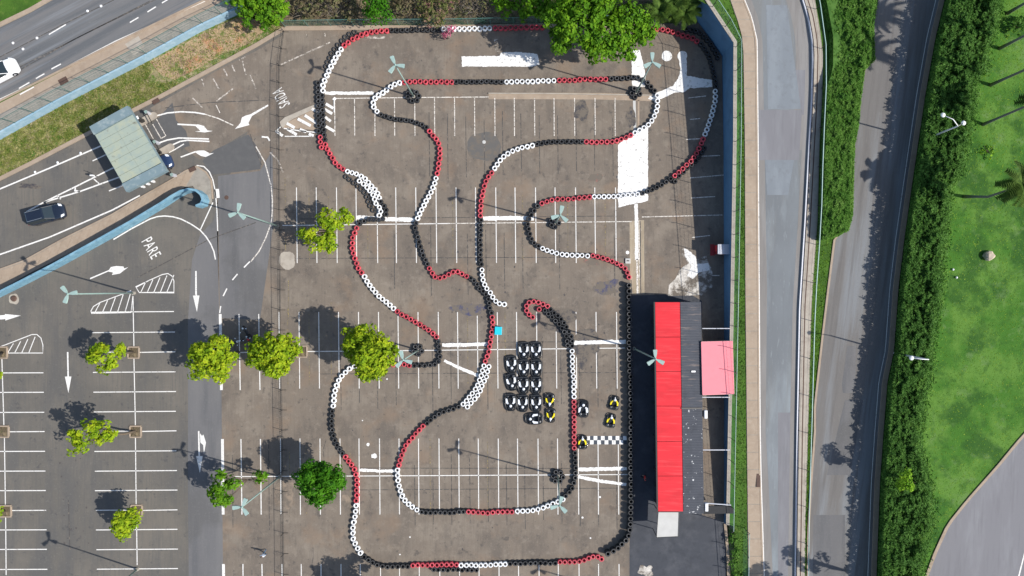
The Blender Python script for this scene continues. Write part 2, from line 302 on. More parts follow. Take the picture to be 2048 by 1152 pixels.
# ------------------------------------------------------------------ mesh helpers
class MB:
    def __init__(s): s.v = []; s.f = []; s.m = []
    def add(s, vs, fs, mi=0):
        o = len(s.v); s.v += [tuple(p) for p in vs]; s.f += [tuple(i + o for i in f) for f in fs]; s.m += [mi] * len(fs); return s
    def box(s, c, d, rz=0.0, mi=0, top=1.0):
        cx, cy, cz = c; dx, dy, dz = [k / 2 for k in d]; co, si = math.cos(rz), math.sin(rz); vs = []
        for z, k in ((-dz, 1), (dz, top)):
            for x, y in ((-dx, -dy), (dx, -dy), (dx, dy), (-dx, dy)):
                x *= k; y *= k; vs.append((cx + x * co - y * si, cy + x * si + y * co, cz + z))
        return s.add(vs, [(3, 2, 1, 0), (4, 5, 6, 7), (0, 1, 5, 4), (1, 2, 6, 5), (2, 3, 7, 6), (3, 0, 4, 7)], mi)
    def tube(s, pts, rad, n=6, mi=0, cap=True):
        pts = [Vector(p) for p in pts]
        if not hasattr(rad, '__len__'): rad = [rad] * len(pts)
        vs = []
        for i, p in enumerate(pts):
            d = (pts[min(i + 1, len(pts) - 1)] - pts[max(i - 1, 0)]).normalized()
            a = d.cross(Vector((0, 0, 1)) if abs(d.z) < 0.9 else Vector((1, 0, 0))).normalized(); b = d.cross(a)
            for k in range(n):
                t = 2 * math.pi * k / n; vs.append(p + (a * math.cos(t) + b * math.sin(t)) * rad[i])
        fs = []
        for i in range(len(pts) - 1):
            for k in range(n):
                k2 = (k + 1) % n; fs.append((i * n + k, i * n + k2, (i + 1) * n + k2, (i + 1) * n + k))
        if cap: fs.append(tuple(range(n))[::-1]); fs.append(tuple((len(pts) - 1) * n + k for k in range(n)))
        return s.add(vs, fs, mi)
    def lathe(s, prof, n=16, c=(0, 0, 0), mi=0, closed=False, axis='z', mis=None):
        vs = []
        for r, z in prof:
            for k in range(n):
                t = 2 * math.pi * k / n; x, y = r * math.cos(t), r * math.sin(t)
                q = (x, y, z) if axis == 'z' else (x, z, y)
                vs.append((c[0] + q[0], c[1] + q[1], c[2] + q[2]))
        m = len(prof); rng = m if closed else m - 1
        for i in range(rng):
            fs = []
            for k in range(n):
                k2 = (k + 1) % n; i2 = (i + 1) % m; fs.append((i * n + k, i * n + k2, i2 * n + k2, i2 * n + k))
            if i == 0: s.add(vs, fs, mis[0] if mis else mi); base = len(s.v) - len(vs)
            else:
                s.f += [tuple(q + base for q in f) for f in fs]; s.m += [(mis[i] if mis else mi)] * len(fs)
        return s
    def poly(s, pts, z=None, mi=0):
        vs = [(p[0], p[1], p[2] if z is None else z) for p in pts]
        tris = tessellate_polygon([[Vector(v) for v in vs]])
        fs = []
        for t in tris:
            a, b, c = [Vector(vs[i]) for i in t]
            fs.append(tuple(t) if (b - a).cross(c - a).z > 0 else tuple(t)[::-1])
        return s.add(vs, fs, mi)
    def prism(s, pts, z0, z1, mi=0, side=None):
        n = len(pts); A = sum(pts[i][0] * pts[(i + 1) % n][1] - pts[(i + 1) % n][0] * pts[i][1] for i in range(n))
        if A < 0: pts = pts[::-1]
        s.poly([(p[0], p[1], z1) for p in pts], mi=mi)
        vs = [(p[0], p[1], z0) for p in pts] + [(p[0], p[1], z1) for p in pts]
        return s.add(vs, [(i, (i + 1) % n, n + (i + 1) % n, n + i) for i in range(n)], mi if side is None else side)
    def ribbon(s, pts, wd, h=0.0, mi=0, side=None):
        """a flat band (h = 0) or a wall/kerb of height h that follows a path of 3-D points"""
        pts = [Vector(p) for p in pts]; Ls = []; Rs = []
        for i, p in enumerate(pts):
            a = pts[max(i - 1, 0)]; b = pts[min(i + 1, len(pts) - 1)]
            d = Vector((b.x - a.x, b.y - a.y, 0)).normalized(); nrm = Vector((-d.y, d.x, 0))
            k = 1.0
            if 0 < i < len(pts) - 1:
                d1 = Vector((p.x - a.x, p.y - a.y, 0)).normalized(); k = 1 / max(0.5, abs(d1.cross(nrm).z))
            Ls.append(p + nrm * wd / 2 * k); Rs.append(p - nrm * wd / 2 * k)
        n = len(pts)
        up = Vector((0, 0, h))
        if h == 0:
            return s.add(Rs + Ls, [(i, i + 1, n + i + 1, n + i) for i in range(n - 1)], mi)
        vs = Rs + Ls + [p + up for p in Rs] + [p + up for p in Ls]; fs = []; sf = []
        for i in range(n - 1):
            fs.append((2 * n + i, 2 * n + i + 1, 3 * n + i + 1, 3 * n + i))
            sf += [(i, i + 1, 2 * n + i + 1, 2 * n + i), (n + i + 1, n + i, 3 * n + i, 3 * n + i + 1)]
        sf += [(n, 0, 2 * n, 3 * n), (n - 1, 2 * n - 1, 4 * n - 1, 3 * n - 1)]
        s.add(vs, fs, mi); o = len(s.v) - len(vs)
        s.f += [tuple(q + o for q in f) for f in sf]; s.m += [mi if side is None else side] * len(sf)
        return s
    def mesh(s, name, mats):
        me = bpy.data.meshes.new(name); me.from_pydata(s.v, [], s.f)
        for m in (mats if isinstance(mats, (list, tuple)) else [mats]): me.materials.append(m)
        if any(s.m): me.polygons.foreach_set('material_index', s.m)
        me.update(); return me
    def build(s, name, mats, parent=None, loc=None, rz=None, smooth=False, kind=None, label=None, bevel=0):
        me = s.mesh(name, mats)
        if smooth: me.polygons.foreach_set('use_smooth', [True] * len(me.polygons))
        return link(name, me, parent, loc, rz, kind, label, bevel)
def link(name, me, parent=None, loc=None, rz=None, kind=None, label=None, bevel=0):
    o = bpy.data.objects.new(name, me); C.objects.link(o)
    if parent is not None: o.parent = parent
    if loc is not None: o.location = loc
    if rz is not None: o.rotation_euler = (0, 0, rz)
    if kind: o['kind'] = kind
    if label: o['label'] = label
    if bevel:
        b = o.modifiers.new('bevel', 'BEVEL'); b.width = bevel; b.segments = 2; b.limit_method = 'ANGLE'
    return o
def thing(name, label, cat, loc=(0, 0, 0), rz=0, group=None):
    o = bpy.data.objects.new(name, None); C.objects.link(o); o.location = loc; o.rotation_euler = (0, 0, rz); o.empty_display_size = 0.3
    return tag(o, label, cat, group)
def tag(o, label, cat, group=None):
    o['label'] = label; o['category'] = cat
    if group: o['group'] = group
    return o
def copy_tree(o, parent=None):
    c = o.copy(); C.objects.link(c)
    if parent is not None: c.parent = parent
    for ch in list(o.children): copy_tree(ch, c)
    return c
def struct(name, mb, mat, **k):
    return mb.build(name, mat, kind='structure', **k)
def rough(pts, step=1.6, amp=0.55):
    rd_ = random.Random(int(pts[0][0] * 7 + pts[0][1])); out = []; n = len(pts); w_ = 0
    for i in range(n):
        a, b = pts[i], pts[(i + 1) % n]; L_ = math.hypot(b[0] - a[0], b[1] - a[1]); k = max(1, int(L_ / step))
        for j_ in range(k):
            w_ = w_ * .6 + rd_.gauss(0, amp) * .6; t_ = j_ / k; nx_, ny_ = (b[1] - a[1]) / (L_ + 1e-6), -(b[0] - a[0]) / (L_ + 1e-6)
            out.append((a[0] + (b[0] - a[0]) * t_ + nx_ * w_, a[1] + (b[1] - a[1]) * t_ + ny_ * w_))
    return out
def sheet(name, pts, z, mat, fn=P):
    if name in ('painted_patch', 'stain', 'concrete_pad') : pts = rough(pts)
    """a flat patch of ground, its outline in photo pixels"""
    mb = MB()
    if fn is P: mb.poly([P(x, y, 0)[:2] + (z,) for x, y in pts])
    elif fn is PU: mb.poly([PU(x, y)[:2] + (UP + z,) for x, y in pts])
    return struct(name, mb, mat)
def marks(name, lines, mat, z, fn=P, wd=0.12):
    mb = MB()
    for ln in lines:
        w_ = wd
        if isinstance(ln, tuple) and isinstance(ln[0], list): ln, w_ = ln
        if name == 'painted_stroke':
            hw_ = w_ / S / 2; d_ = Vector((ln[-1][0] - ln[0][0], ln[-1][1] - ln[0][1])).normalized(); n_ = (-d_.y * hw_, d_.x * hw_)
            q_ = [(x + n_[0], y + n_[1]) for x, y in ln] + [(x - n_[0], y - n_[1]) for x, y in ln[::-1]]
            mb.poly([P(*v)[:2] + (z,) for v in rough(q_, 1.5, .5)]); continue
        mb.ribbon([(lambda q: (q[0], q[1], q[2] + z))(fn(x, y)) for x, y in ln], w_)
    return struct(name, mb, mat)
def interp(tab, y):
    if y <= tab[0][0]: return tab[0][1]
    for (y0, x0), (y1, x1) in zip(tab, tab[1:]):
        if y <= y1: return x0 + (x1 - x0) * (y - y0) / (y1 - y0)
    return tab[-1][1]
YS = list(range(-240, 1441, 16))
def strip(name, left, right, dz, mat, y0=-240, y1=1440, thick=0.0, parent=None, kind='structure'):
    """a band of street east of the wall, between two edges given as (photo y, photo x)"""
    ys = sorted(set([y0, y1] + [y for y in YS if y0 < y < y1])); vs = []
    for y in ys:
        a = PE(interp(left, y), y); b = PE(interp(right, y), y)
        vs += [(a[0], a[1], a[2] + dz), (b[0], b[1], b[2] + dz)]
    fs = [(2 * i, 2 * i + 2, 2 * i + 3, 2 * i + 1) for i in range(len(ys) - 1)]
    mb = MB().add(vs, fs)
    if thick:
        n = len(vs); mb.v += [(x, y, z - thick) for x, y, z in vs]
        for i in range(len(ys) - 1):
            mb.f += [(2 * i, n + 2 * i, n + 2 * i + 2, 2 * i + 2), (2 * i + 1, 2 * i + 3, n + 2 * i + 3, n + 2 * i + 1)]; mb.m += [0, 0]
        mb.f += [(0, 1, n + 1, n), (n - 2, 2 * n - 2, 2 * n - 1, n - 1)]; mb.m += [0, 0]
    return mb.build(name, mat, parent, kind=kind)
def shift(tab, d): return [(y, x + d) for y, x in tab]

# ------------------------------------------------------------------ the ground
struct('ground', MB().add([(-900, -900, -0.35), (900, -900, -0.35), (900, 900, -0.35), (-900, 900, -0.35)], [(0, 1, 2, 3)]), M['dry_grass'])
KERB_NW = [(-400, 555), (0, 361), (60, 331), (137, 291), (230, 243), (322, 196), (512, 94), (568, 60)]
sheet('car_park', KERB_NW + [(700, 58), (1100, 54), (1399, 45), (1446, 112), (1449, 288), (1450, 1045), (1452, 1400), (-400, 1400)], 0.0, M['old_asphalt'])
sheet('kart_lot', [(568, 62), (700, 59), (1100, 55), (1398, 46), (1445, 113), (1448, 288), (1449, 1045), (1451, 1400), (452, 1400), (446, 1152), (443, 780),
                   (437, 570), (434, 460), (434, 400), (470, 330), (520, 200)], 0.004, M['kart_asphalt'])
sheet('asphalt_patch', [(300, 216), (322, 204), (440, 138), (512, 102), (566, 70), (560, 132), (530, 200), (497, 262), (440, 296), (428, 300), (400, 320), (372, 300), (340, 262), (320, 240)], 0.003, M['kart_asphalt'])
sheet('driving_lane', [(436, 398), (437, 570), (443, 780), (446, 1152), (450, 1400), (380, 1400), (376, 1000), (376, 640), (384, 520), (400, 470), (428, 440)], 0.004, M['lane_asphalt'])
sheet('asphalt_patch', [(436, 352), (520, 342), (545, 300), (547, 450), (520, 640), (440, 636), (437, 460)], 0.008, M['lane_asphalt'])
sheet('asphalt_patch', [(405, 322), (428, 300), (497, 269), (512, 290), (523, 318), (521, 338), (500, 341), (430, 349), (420, 346)], 0.012, M['dark_patch'])
sheet('asphalt_patch', [(300, 255), (345, 205), (352, 240), (372, 262), (380, 292), (330, 306)], 0.008, M['dark_patch'])
def round_pts(cx, cy, rx, ry=None, n=22, wob=0.0, seed=1, a0=0):
    rd = random.Random(seed); ry = ry or rx; out = []
    ph = [rd.uniform(0, 6.28) for _ in range(4)]
    for k in range(n):
        t = 2 * math.pi * k / n + a0; q = 1 + wob * sum(math.sin((j + 2) * t + ph[j]) for j in range(4)) / 2.2
        out.append((cx + rx * math.cos(t) * q, cy + ry * math.sin(t) * q))
    return out
sheet('stain', round_pts(968, 293, 34, 30, wob=0.07), 0.008, M['disc'])
sheet('black_floor', [(1260, 591), (1380, 588), (1404, 602), (1404, 690), (1404, 1030), (1452, 1045), (1453, 1400), (1256, 1400), (1259, 1150)], 0.008, M['black_floor'])

# grass verges, north shrub bed
BLUE_NW = [(-400, 491), (0, 278), (125, 208), (295, 121), (400, 63), (475, 28), (600, -42), (900, -210)]
sheet('verge', BLUE_NW + [(900, 40), (700, 50), (569, 52)] + [(x, y - 6) for x, y in KERB_NW[::-1]], -0.004, M['dry_grass'])
sheet('bare_ground', [(300, 124), (400, 70), (470, 36), (520, 30), (545, 50), (500, 86), (440, 112), (390, 140), (350, 160), (322, 150)], 0.0, M['bare_soil'])
sheet('shrub_bed', [(560, 53), (700, 50), (1100, 46), (1392, 30), (1378, -60), (1378, -320), (560, -320), (480, 30)], 0.0, M['litter_soil'])

# kerbs of the car park
def kerb(name, pts, wd, h, mat, z=0.0, fn=P):
    mb = MB(); mb.ribbon([fn(x, y)[:2] + (z,) for x, y in pts], wd, h); return struct(name, mb, mat)
kerb('kerb', [(-400, 552)] + [(x, y - 3) for x, y in KERB_NW[1:-1]] + [(569, 57)], 0.45, 0.13, M['beige_concrete'])
kerb('kerb', [(569.5, 57), (620, 57), (700, 56), (880, 56), (1100, 52), (1300, 49)], 0.55, 0.14, M['beige_concrete'])
kerb('kerb', [(977, 192), (1100, 192), (1200, 192.5), (1310, 196)], 0.78, 0.012, M['beige_concrete'])
kerb('kerb', [(977, 187), (1100, 187.5), (1310, 191)], 0.12, 0.14, M['pale_concrete'])
sheet('concrete_strip', [(1259, 442), (1288, 440), (1289, 588), (1260, 590)], 0.010, M['weathered_strip'])
marks('painted_stroke', [([(1272, 408), (1273, 440), (1273.5, 520)], 0.42)], M['white_line'], 0.020)
marks('painted_stroke', [([(1274, 518), (1275, 588)], 0.20), ([(1277.5, 440), (1279, 560)], 0.10)], M['faded_line'], 0.020)
marks('asphalt_seam', [[(1280.5, 442), (1281.5, 588)], [(1262, 560), (1264, 590)]], M['seam_grey'], 0.016, wd=0.12)
kerb('kerb', [(1268.5, 200), (1270, 262)], 0.32, 0.012, M['white_panel'])
kerb('kerb', [(1277, 200), (1277, 262)], 0.22, 0.012, M['beige_concrete'])
kerb('kerb', [(1450, 1047), (1455, 1100), (1457, 1160), (1460, 1400)], 0.35, 0.14, M['beige_concrete'])
# beige island by the hatched corner
isl = [(562, 252), (560, 244), (570, 235), (600, 222), (628, 210), (640, 205), (641, 212), (612, 226), (586, 238), (575, 245), (566, 257)]
struct('kerb', MB().prism([P(*p)[:2] for p in isl], 0.0, 0.10), M['pale_concrete'])
sheet('asphalt_patch', [(566, 256), (575, 245), (641, 212), (641, 262), (600, 257), (568, 258)], 0.010, M['beige_concrete'])

# exit lane pavement and its slabs
SW_UP = [(-200, 598), (0, 539), (50, 521), (125, 479), (225, 429), (275, 399), (340, 362), (372, 342), (394, 333)]
SW_LO = [(-200, 672), (0, 581), (60, 547), (122, 516), (200, 476), (275, 433), (330, 401), (356, 383), (372, 374)]
pv = SW_UP + [(412, 345), (422, 361), (424, 398), (424, 408), (408, 408), (400, 392), (386, 372)] + SW_LO[::-1]
pave = struct('pavement', MB().prism([P(*p)[:2] for p in pv], -0.02, 0.10), M['grey_concrete'])
mbk = MB().ribbon([P(*p)[:2] + (0.0,) for p in SW_UP + [(412, 344), (423, 361), (426, 398)]], 0.16, 0.135); struct('kerb', mbk, M['beige_concrete'])
def along(path, n):
    ps = [Vector(p) for p in path]; L = [0]
    for a, b in zip(ps, ps[1:]): L.append(L[-1] + (b - a).length)
    out = []
    for k in range(n + 1):
        t = L[-1] * k / n
        for i in range(len(ps) - 1):
            if t <= L[i + 1] + 1e-6:
                out.append(ps[i].lerp(ps[i + 1], (t - L[i]) / max(1e-9, L[i + 1] - L[i]))); break
    return out
a_ = along(SW_UP, 30); b_ = along(SW_LO, 30)
for k in range(30):
    q = [a_[k], a_[k + 1], b_[k + 1], b_[k]]; c = sum((v for v in q), Vector((0, 0))) / 4
    q = [c + (v - c) * 0.965 for v in q]
    q[0] += Vector((0.5, 1.8)); q[1] += Vector((0.5, 1.8))
    MB().prism([P(*v)[:2] for v in q], 0.10, 0.122 + random.uniform(0, 0.008)).build('slab', M['beige_concrete'], pave)

# ------------------------------------------------------------------ upper street in the north west
up = MB(); far_ = [(-400, 488), (900, -213)]
up.poly([PU(x, y)[:2] + (UP,) for x, y in [(-500, 527), (0, 264), (125, 195), (295, 108), (400, 50), (475, 15), (600, -55), (1000, -280), (1000, -700), (-1200, -700), (-1200, 540)]])
struct('upper_ground', up, M['strip_grass'])
def off_line(dx0, dx1): pass
sheet('street', [(-400, 390), (0, 197), (410, 0), (800, -190), (800, -360), (97, 0), (0, 52), (-400, 262)], 0.008, M['upper_street'], PU)
sheet('pavement', [(-400, 400), (0, 206), (230, 88), (428, -8), (800, -190), (800, -178), (450, 0), (226, 118), (0, 228), (-400, 425)], 0.008, M['beige_concrete'], PU)
sheet('concrete_strip', [(-400, 425), (0, 228), (226, 118), (450, 0), (800, -178), (800, -170), (600, -54), (475, 16), (400, 51), (295, 109), (125, 196), (0, 265), (-400, 478)], 0.004, M['grey_concrete'], PU)
sheet('concrete_slab', [(250, 88), (277, 72), (290, 94), (268, 112)], 0.014, M['pale_concrete'], PU)
kerb('kerb', [(-400, 258), (0, 50), (60, 21), (100, -2), (800, -362)], 0.5, 0.12, M['beige_concrete'], UP, PU)
kerb('kerb', [(-400, 396), (0, 202), (230, 87), (420, -5), (800, -188)], 0.2, 0.12, M['beige_concrete'], UP, PU)
marks('road_marking', [[(0, 198.5), (100, 151), (230, 83), (410, 2)], [(98, 69), (132, 49)], [(72, 157), (89, 147.5)], [(103, 138), (122, 128)],
      [(260, 45), (277, 35)], [(295, 24), (312, 13.5)], [(38, 177), (59, 165)], [(324, 6), (336, -1)], [(68, 174), (40, 189)]], M['white_line'], 0.014, PU, 0.14)
marks('asphalt_seam', [[(-60, 142), (0, 114), (120, 52), (228, 0)], [(-60, 195), (40, 134), (170, 68), (330, -10)], [(40, 140), (150, 78), (300, 2)]], M['seam_grey'], 0.012, PU, 0.10)
struct('road_stud', (lambda mb: [mb.lathe([(0.001, 0.05), (0.13, 0.04), (0.16, 0)], 8, (PU(x, y)[0], PU(x, y)[1], UP + 0.01)) for x, y in
      [(202, 12), (175, 22), (74, 76), (46, 98), (26, 86)]][-1])(MB()), M['white_plastic'])
g_ = MB().box((PU(127, 162)[0], PU(127, 162)[1], UP + 0.03), (1.05, 0.7, 0.06), R(28)); tag(g_.build('drain_grate', M['iron']), 'rusty drain grate in the beige pavement of the upper street', 'drain grate')

# ------------------------------------------------------------------ streets east of the retaining wall (they stand higher)
WALL_X = [(-300, 1378), (-60, 1378), (30, 1388), (45, 1399), (112, 1446), (288, 1449), (600, 1450), (1045, 1450)]
def wall_x_world(Y):
    py = 576 - Y / S
    return (interp(WALL_X, py) - 1024) * S + (1.9 if py > 1047 else 0.0)
rows = sorted(set([-500, -200, -100] + [round(-60 + 0.8 * k, 2) for k in range(150)] + [100, 200, 500]))
tv = []; tf = []
for Y in rows:
    e = E(Y); xb = wall_x_world(Y) + 0.05
    for x in (xb, xb + 2, xb + 12, 70, 900): tv.append((x, Y, e))
for i in range(len(rows) - 1):
    for k in range(4): tf.append((i * 5 + k, i * 5 + k + 1, (i + 1) * 5 + k + 1, (i + 1) * 5 + k))
struct('upper_lawn', MB().add(tv, tf), M['lawn'])
# slope where the wall has ended
ys = [1045 + 12 * k for k in range(34)]; sv = []
for y in ys:
    Y = (576 - y) * S; xb = (1457 - 1024) * S
    sv += [(xb, Y, 0.02), ((1450 - 1024) * S + 1.97, Y, E(Y) + 0.01)]
struct('bank', MB().add(sv, [(2 * i, 2 * i + 2, 2 * i + 3, 2 * i + 1) for i in range(len(ys) - 1)]), M['dry_grass'])

GR_L = [(-240, 1380), (0, 1396), (8, 1423), (48, 1447), (92, 1477), (288, 1479), (600, 1472), (864, 1470), (1152, 1468), (1440, 1466)]
SWL = [(-240, 1400), (0, 1460), (32, 1471), (62, 1482), (100, 1486), (288, 1489), (576, 1490), (864, 1493), (1152, 1496), (1440, 1499)]
SWR = [(-240, 1440), (0, 1488), (37, 1503), (82, 1513), (288, 1515), (576, 1517), (864, 1519), (960, 1521), (1152, 1527), (1440, 1535)]
RAIL = [(-240, 1540), (0, 1608), (32, 1618), (75, 1626), (112, 1628), (200, 1626), (288, 1621), (438, 1613), (550, 1606), (613, 1602), (864, 1597), (1152, 1593), (1440, 1588)]
FEN = [(-240, 1575), (0, 1630), (62, 1640), (112, 1646), (200, 1644), (288, 1639), (438, 1635), (550, 1627), (613, 1623), (864, 1616), (1039, 1611), (1152, 1610), (1440, 1606)]
K2 = [(-240, 1745), (0, 1738), (120, 1735), (200, 1712), (288, 1700), (428, 1693), (462, 1684), (473, 1670), (576, 1657), (676, 1645), (813, 1630), (864, 1630), (989, 1621), (1069, 1617), (1152, 1616), (1440, 1610)]
E2 = [(-240, 1925), (0, 1872), (75, 1854), (187, 1834), (288, 1819), (363, 1808), (475, 1792), (576, 1780), (701, 1771), (763, 1758), (864, 1750), (964, 1743), (1152, 1736), (1440, 1728)]
strip('verge', GR_L, SWL, 0.01, M['strip_grass'])
pvE = strip('pavement', SWL, SWR, 0.06, M['grey_concrete'], thick=0.08)
y = -30
while y < 1180:
    y2 = y + 34.6
    q = [PE(interp(SWL, a) + d1, a) for a, d1 in ((y + 0.6, 0.5), (y2 - 0.6, 0.5))]; p = [PE(interp(SWR, a) - 3.6, a) for a in (y2 - 0.6, y + 0.6)]
    vs = [(v[0], v[1], v[2] + 0.062) for v in q + p]; vt = [(v[0], v[1], v[2] + 0.085 + 0.004 * random.random()) for v in q + p]
    MB().add(vs + vt, [(4, 5, 6, 7), (0, 1, 5, 4), (1, 2, 6, 5), (2, 3, 7, 6), (3, 0, 4, 7)]).build('slab', M['beige_concrete'], pvE); y = y2
strip('kerb', shift(SWR, -3.2), shift(SWR, 0), 0.10, M['beige_concrete'], thick=0.12)
strip('street', shift(SWR, 0), RAIL, 0.010, M['street'])
strip('asphalt_patch', [(140, 1590), (230, 1604)], [(140, 1620), (230, 1621)], 0.014, M['street_patch'], 140, 230)
strip('asphalt_patch', [(220, 1516), (320, 1516)], [(220, 1604), (320, 1598)], 0.014, M['street_patch'], 220, 320)
strip('asphalt_patch', [(825, 1556), (1440, 1556)], [(825, 1594), (1440, 1588)], 0.014, M['street_patch'], 825, 1440)
strip('gutter', shift(RAIL, -17), shift(RAIL, -3), 0.018, M['street_edge'])
strip('gutter', shift(SWR, 1), [(y, x + 15 - 4 * math.sin(y * .01)) for y, x in SWR], 0.0125, M['street_edge'])
strip('gutter', shift(RAIL, -36), shift(RAIL, -16), 0.0125, M['street_edge'], -240, 300)
strip('asphalt_patch', [(320, 1530), (390, 1534)], [(320, 1588), (390, 1576)], 0.016, M['street_light'], 320, 390)
strip('asphalt_patch', [(0, 1532), (218, 1536)], [(0, 1572), (218, 1602)], 0.016, M['street_light'], 10, 218)
strip('road_marking', shift(SWR, 0.3), shift(SWR, 2.3), 0.020, M['white_line'])
strip('concrete_strip', shift(RAIL, -1), FEN, 0.03, M['pale_concrete'])
strip('drain', shift(RAIL, -2.6), shift(RAIL, 0.8), 0.034, M['rail_shade'])  # shaded side of the rail and its gap, put in as a flat dark strip
strip('drain', shift(RAIL, 6.5), shift(RAIL, 8.8), 0.034, M['iron'])
strip('verge', FEN, K2, 0.02, M['strip_grass'])
strip('street', K2, shift(E2, 6), 0.008, M['street_brown'])
strip('kerb', shift(K2, -3), shift(K2, 1), 0.12, M['beige_concrete'], thick=0.14)
strip('road_marking', shift(E2, -1.2), shift(E2, 0.2), 0.016, M['white_line'])
strip('kerb', shift(E2, 6), shift(E2, 16), 0.10, M['beige_concrete'], thick=0.12)
strip('asphalt_patch', [(692, 1694), (710, 1692), (775, 1683), (786, 1686)], [(692, 1712), (770, 1710), (786, 1704)], 0.014, M['lane_asphalt'], 692, 786)
strip('asphalt_patch', [(800, 1690), (950, 1654)], [(800, 1726), (950, 1700)], 0.014, M['lane_asphalt'], 800, 950)
strip('asphalt_patch', [(1030, 1627), (1440, 1622)], [(1030, 1690), (1440, 1690)], 0.014, M['lane_asphalt'], 1030, 1440)
# curved drive in the far corner
ser = [(869, 2048), (890, 2030), (929, 1998), (999, 1936), (1049, 1896), (1104, 1871), (1152, 1853), (1250, 1838), (1440, 1830)]
strip('street', [(780, 2140)] + ser, [(780, 2150), (800, 2500), (1440, 2600)], 0.010, M['street_patch'], 780, 1440)
strip('kerb', shift([(780, 2136)] + ser, -4), shift([(780, 2136)] + ser, 2.5), 0.12, M['beige_concrete'], 780, 1440, thick=0.14)
strip('road_marking', [(1090, 2052), (1152, 2036), (1440, 1990)], [(1090, 2054), (1152, 2039), (1440, 1993)], 0.018, M['white_line'], 1090, 1440)

# ------------------------------------------------------------------ walls
def wall_mesh(pts, bases, tops, wd):
    """a wall between given base and top heights along a path of (x, y) points"""
    mb = MB().ribbon([(x, y, 0) for x, y in pts], wd, 1.0); n = len(pts); vs = []
    for i, (x, y, z) in enumerate(mb.v):
        k = i % n; vs.append((x, y, bases[k] if z < 0.5 else tops[k]))
    mb.v = vs; return mb
wp = [((1380 - 1024) * S, (576 + 300) * S)] + [((x - 1024) * S, (576 - y) * S) for y, x in WALL_X[1:]]
dense = []
for (x0, y0), (x1, y1) in zip(wp, wp[1:]):
    k = max(1, int(math.hypot(x1 - x0, y1 - y0) / 3)); dense += [(x0 + (x1 - x0) * i / k, y0 + (y1 - y0) * i / k) for i in range(k)]
dense.append(wp[-1])
rw = thing('retaining_wall', 'long dark blue retaining wall between the kart lot and the higher street', 'retaining wall')
wall_mesh(dense, [-0.2] * len(dense), [E(y) + 0.02 for x, y in dense], 0.24).build('wall', M['deep_blue'], rw)
wall_mesh([(x + 0.06, y) for x, y in dense], [E(y) + 0.022 for x, y in dense], [E(y) + 0.14 for x, y in dense], 0.40).build('coping', M['pale_concrete'], rw)

bw = thing('low_wall', 'light blue painted wall below the upper street fence, top left', 'wall')
pb = [P(x, y)[:2] for x, y in BLUE_NW]
wall_mesh(pb, [-0.05] * len(pb), [UP + 0.12] * len(pb), 0.22).build('wall', M['blue_wall'], bw)
HOOK = [(-200, 690), (12, 587), (60, 563), (122, 531), (200, 488), (275, 446), (335, 410), (356, 396), (374, 386), (390, 382), (404, 384), (414, 392), (418, 402), (414, 411), (404, 415)]
hw = thing('boundary_wall', 'light blue wall with a hooked end beside the exit lane pavement', 'wall')
MB().ribbon([P(x, y)[:2] + (0.0,) for x, y in HOOK], 0.26, 1.6).build('wall', M['hook_wall'], hw)

# ------------------------------------------------------------------ painted markings of the car park
def vlines(tops, y0, y1, dx): return [[(x, y0), (x + dx, y1)] for x in tops]
row1 = [669.5, 709, 749.5, 789, 829.5, 869, 909, 949, 989.5, 1028.5, 1069, 1108, 1149, 1190, 1230]
row2 = [593, 632.5, 673, 712, 754, 791.5, 831.5, 872, 912, 951, 991.5, 1030, 1071, 1110, 1151, 1189.5, 1231]
row3 = [558, 598, 637.5, 677, 717, 757, 796, 836, 876.5, 915, 954.5, 994.5, 1033, 1073, 1112, 1152, 1192, 1233]
row4 = [561, 600, 640, 680, 718, 759, 798, 837, 878, 917.5, 956.5, 996.5, 1035, 1076, 1115, 1156.5, 1196, 1236.5]
row5 = [564, 602.5, 642, 682, 720.5, 761, 799, 838.5, 879.5, 919, 958, 998, 1037, 1078, 1116.5, 1158, 1197, 1238]
marks('parking_lines', vlines(row2, 375, 526, 1.5) + vlines(row3, 624, 777, 1.5) + vlines(row4, 877, 1029, 1) + vlines(row5, 1128, 1270, 1)
      + [[(565, 451), (900, 447)], [(610, 703), (740, 702), (1250, 696)], [(470, 953), (700, 952), (1255, 949)]], M['white_line'], 0.016, wd=0.10)
marks('parking_lines', vlines(row1, 196, 272, 0.5) + [[(669, 197), (830, 195), (977, 194)], [(900, 447), (1263, 443)], [(1284, 434), (1445, 430)], [(1380, 356), (1448, 350)],
      [(1376, 196), (1412, 192)], [(1380, 239), (1400, 237)], [(1372, 279), (1410, 277)], [(1388, 313), (1440, 311)], [(1382, 396), (1430, 393)], [(1384, 475), (1420, 471)],
      [(1384, 551), (1440, 551)]], M['faded_line'], 0.016, wd=0.10)
marks('parking_lines', [([(440.5, 628), (443, 780)], 0.33), ([(445, 878), (446.5, 1029)], 0.33), ([(447, 1128), (449, 1270)], 0.33)] +
      [[(478, 628), (480.5, 780)], [(517.5, 628), (520, 780)], [(482, 878), (484, 1029)], [(521, 878), (522.5, 1029)], [(486, 1128), (487, 1270)], [(524, 1128), (526, 1270)],
       [(480, 705), (520, 704)]], M['white_line'], 0.016, wd=0.12)
lft = [[(266, 592), (268, 694)], [(268, 716), (271, 852)], [(271, 874), (272.5, 1010)], [(273, 1031), (274.5, 1130)], [(4, 718), (8, 851)], [(9, 874), (11, 1010)], [(11.5, 1033), (12.5, 1150)]]
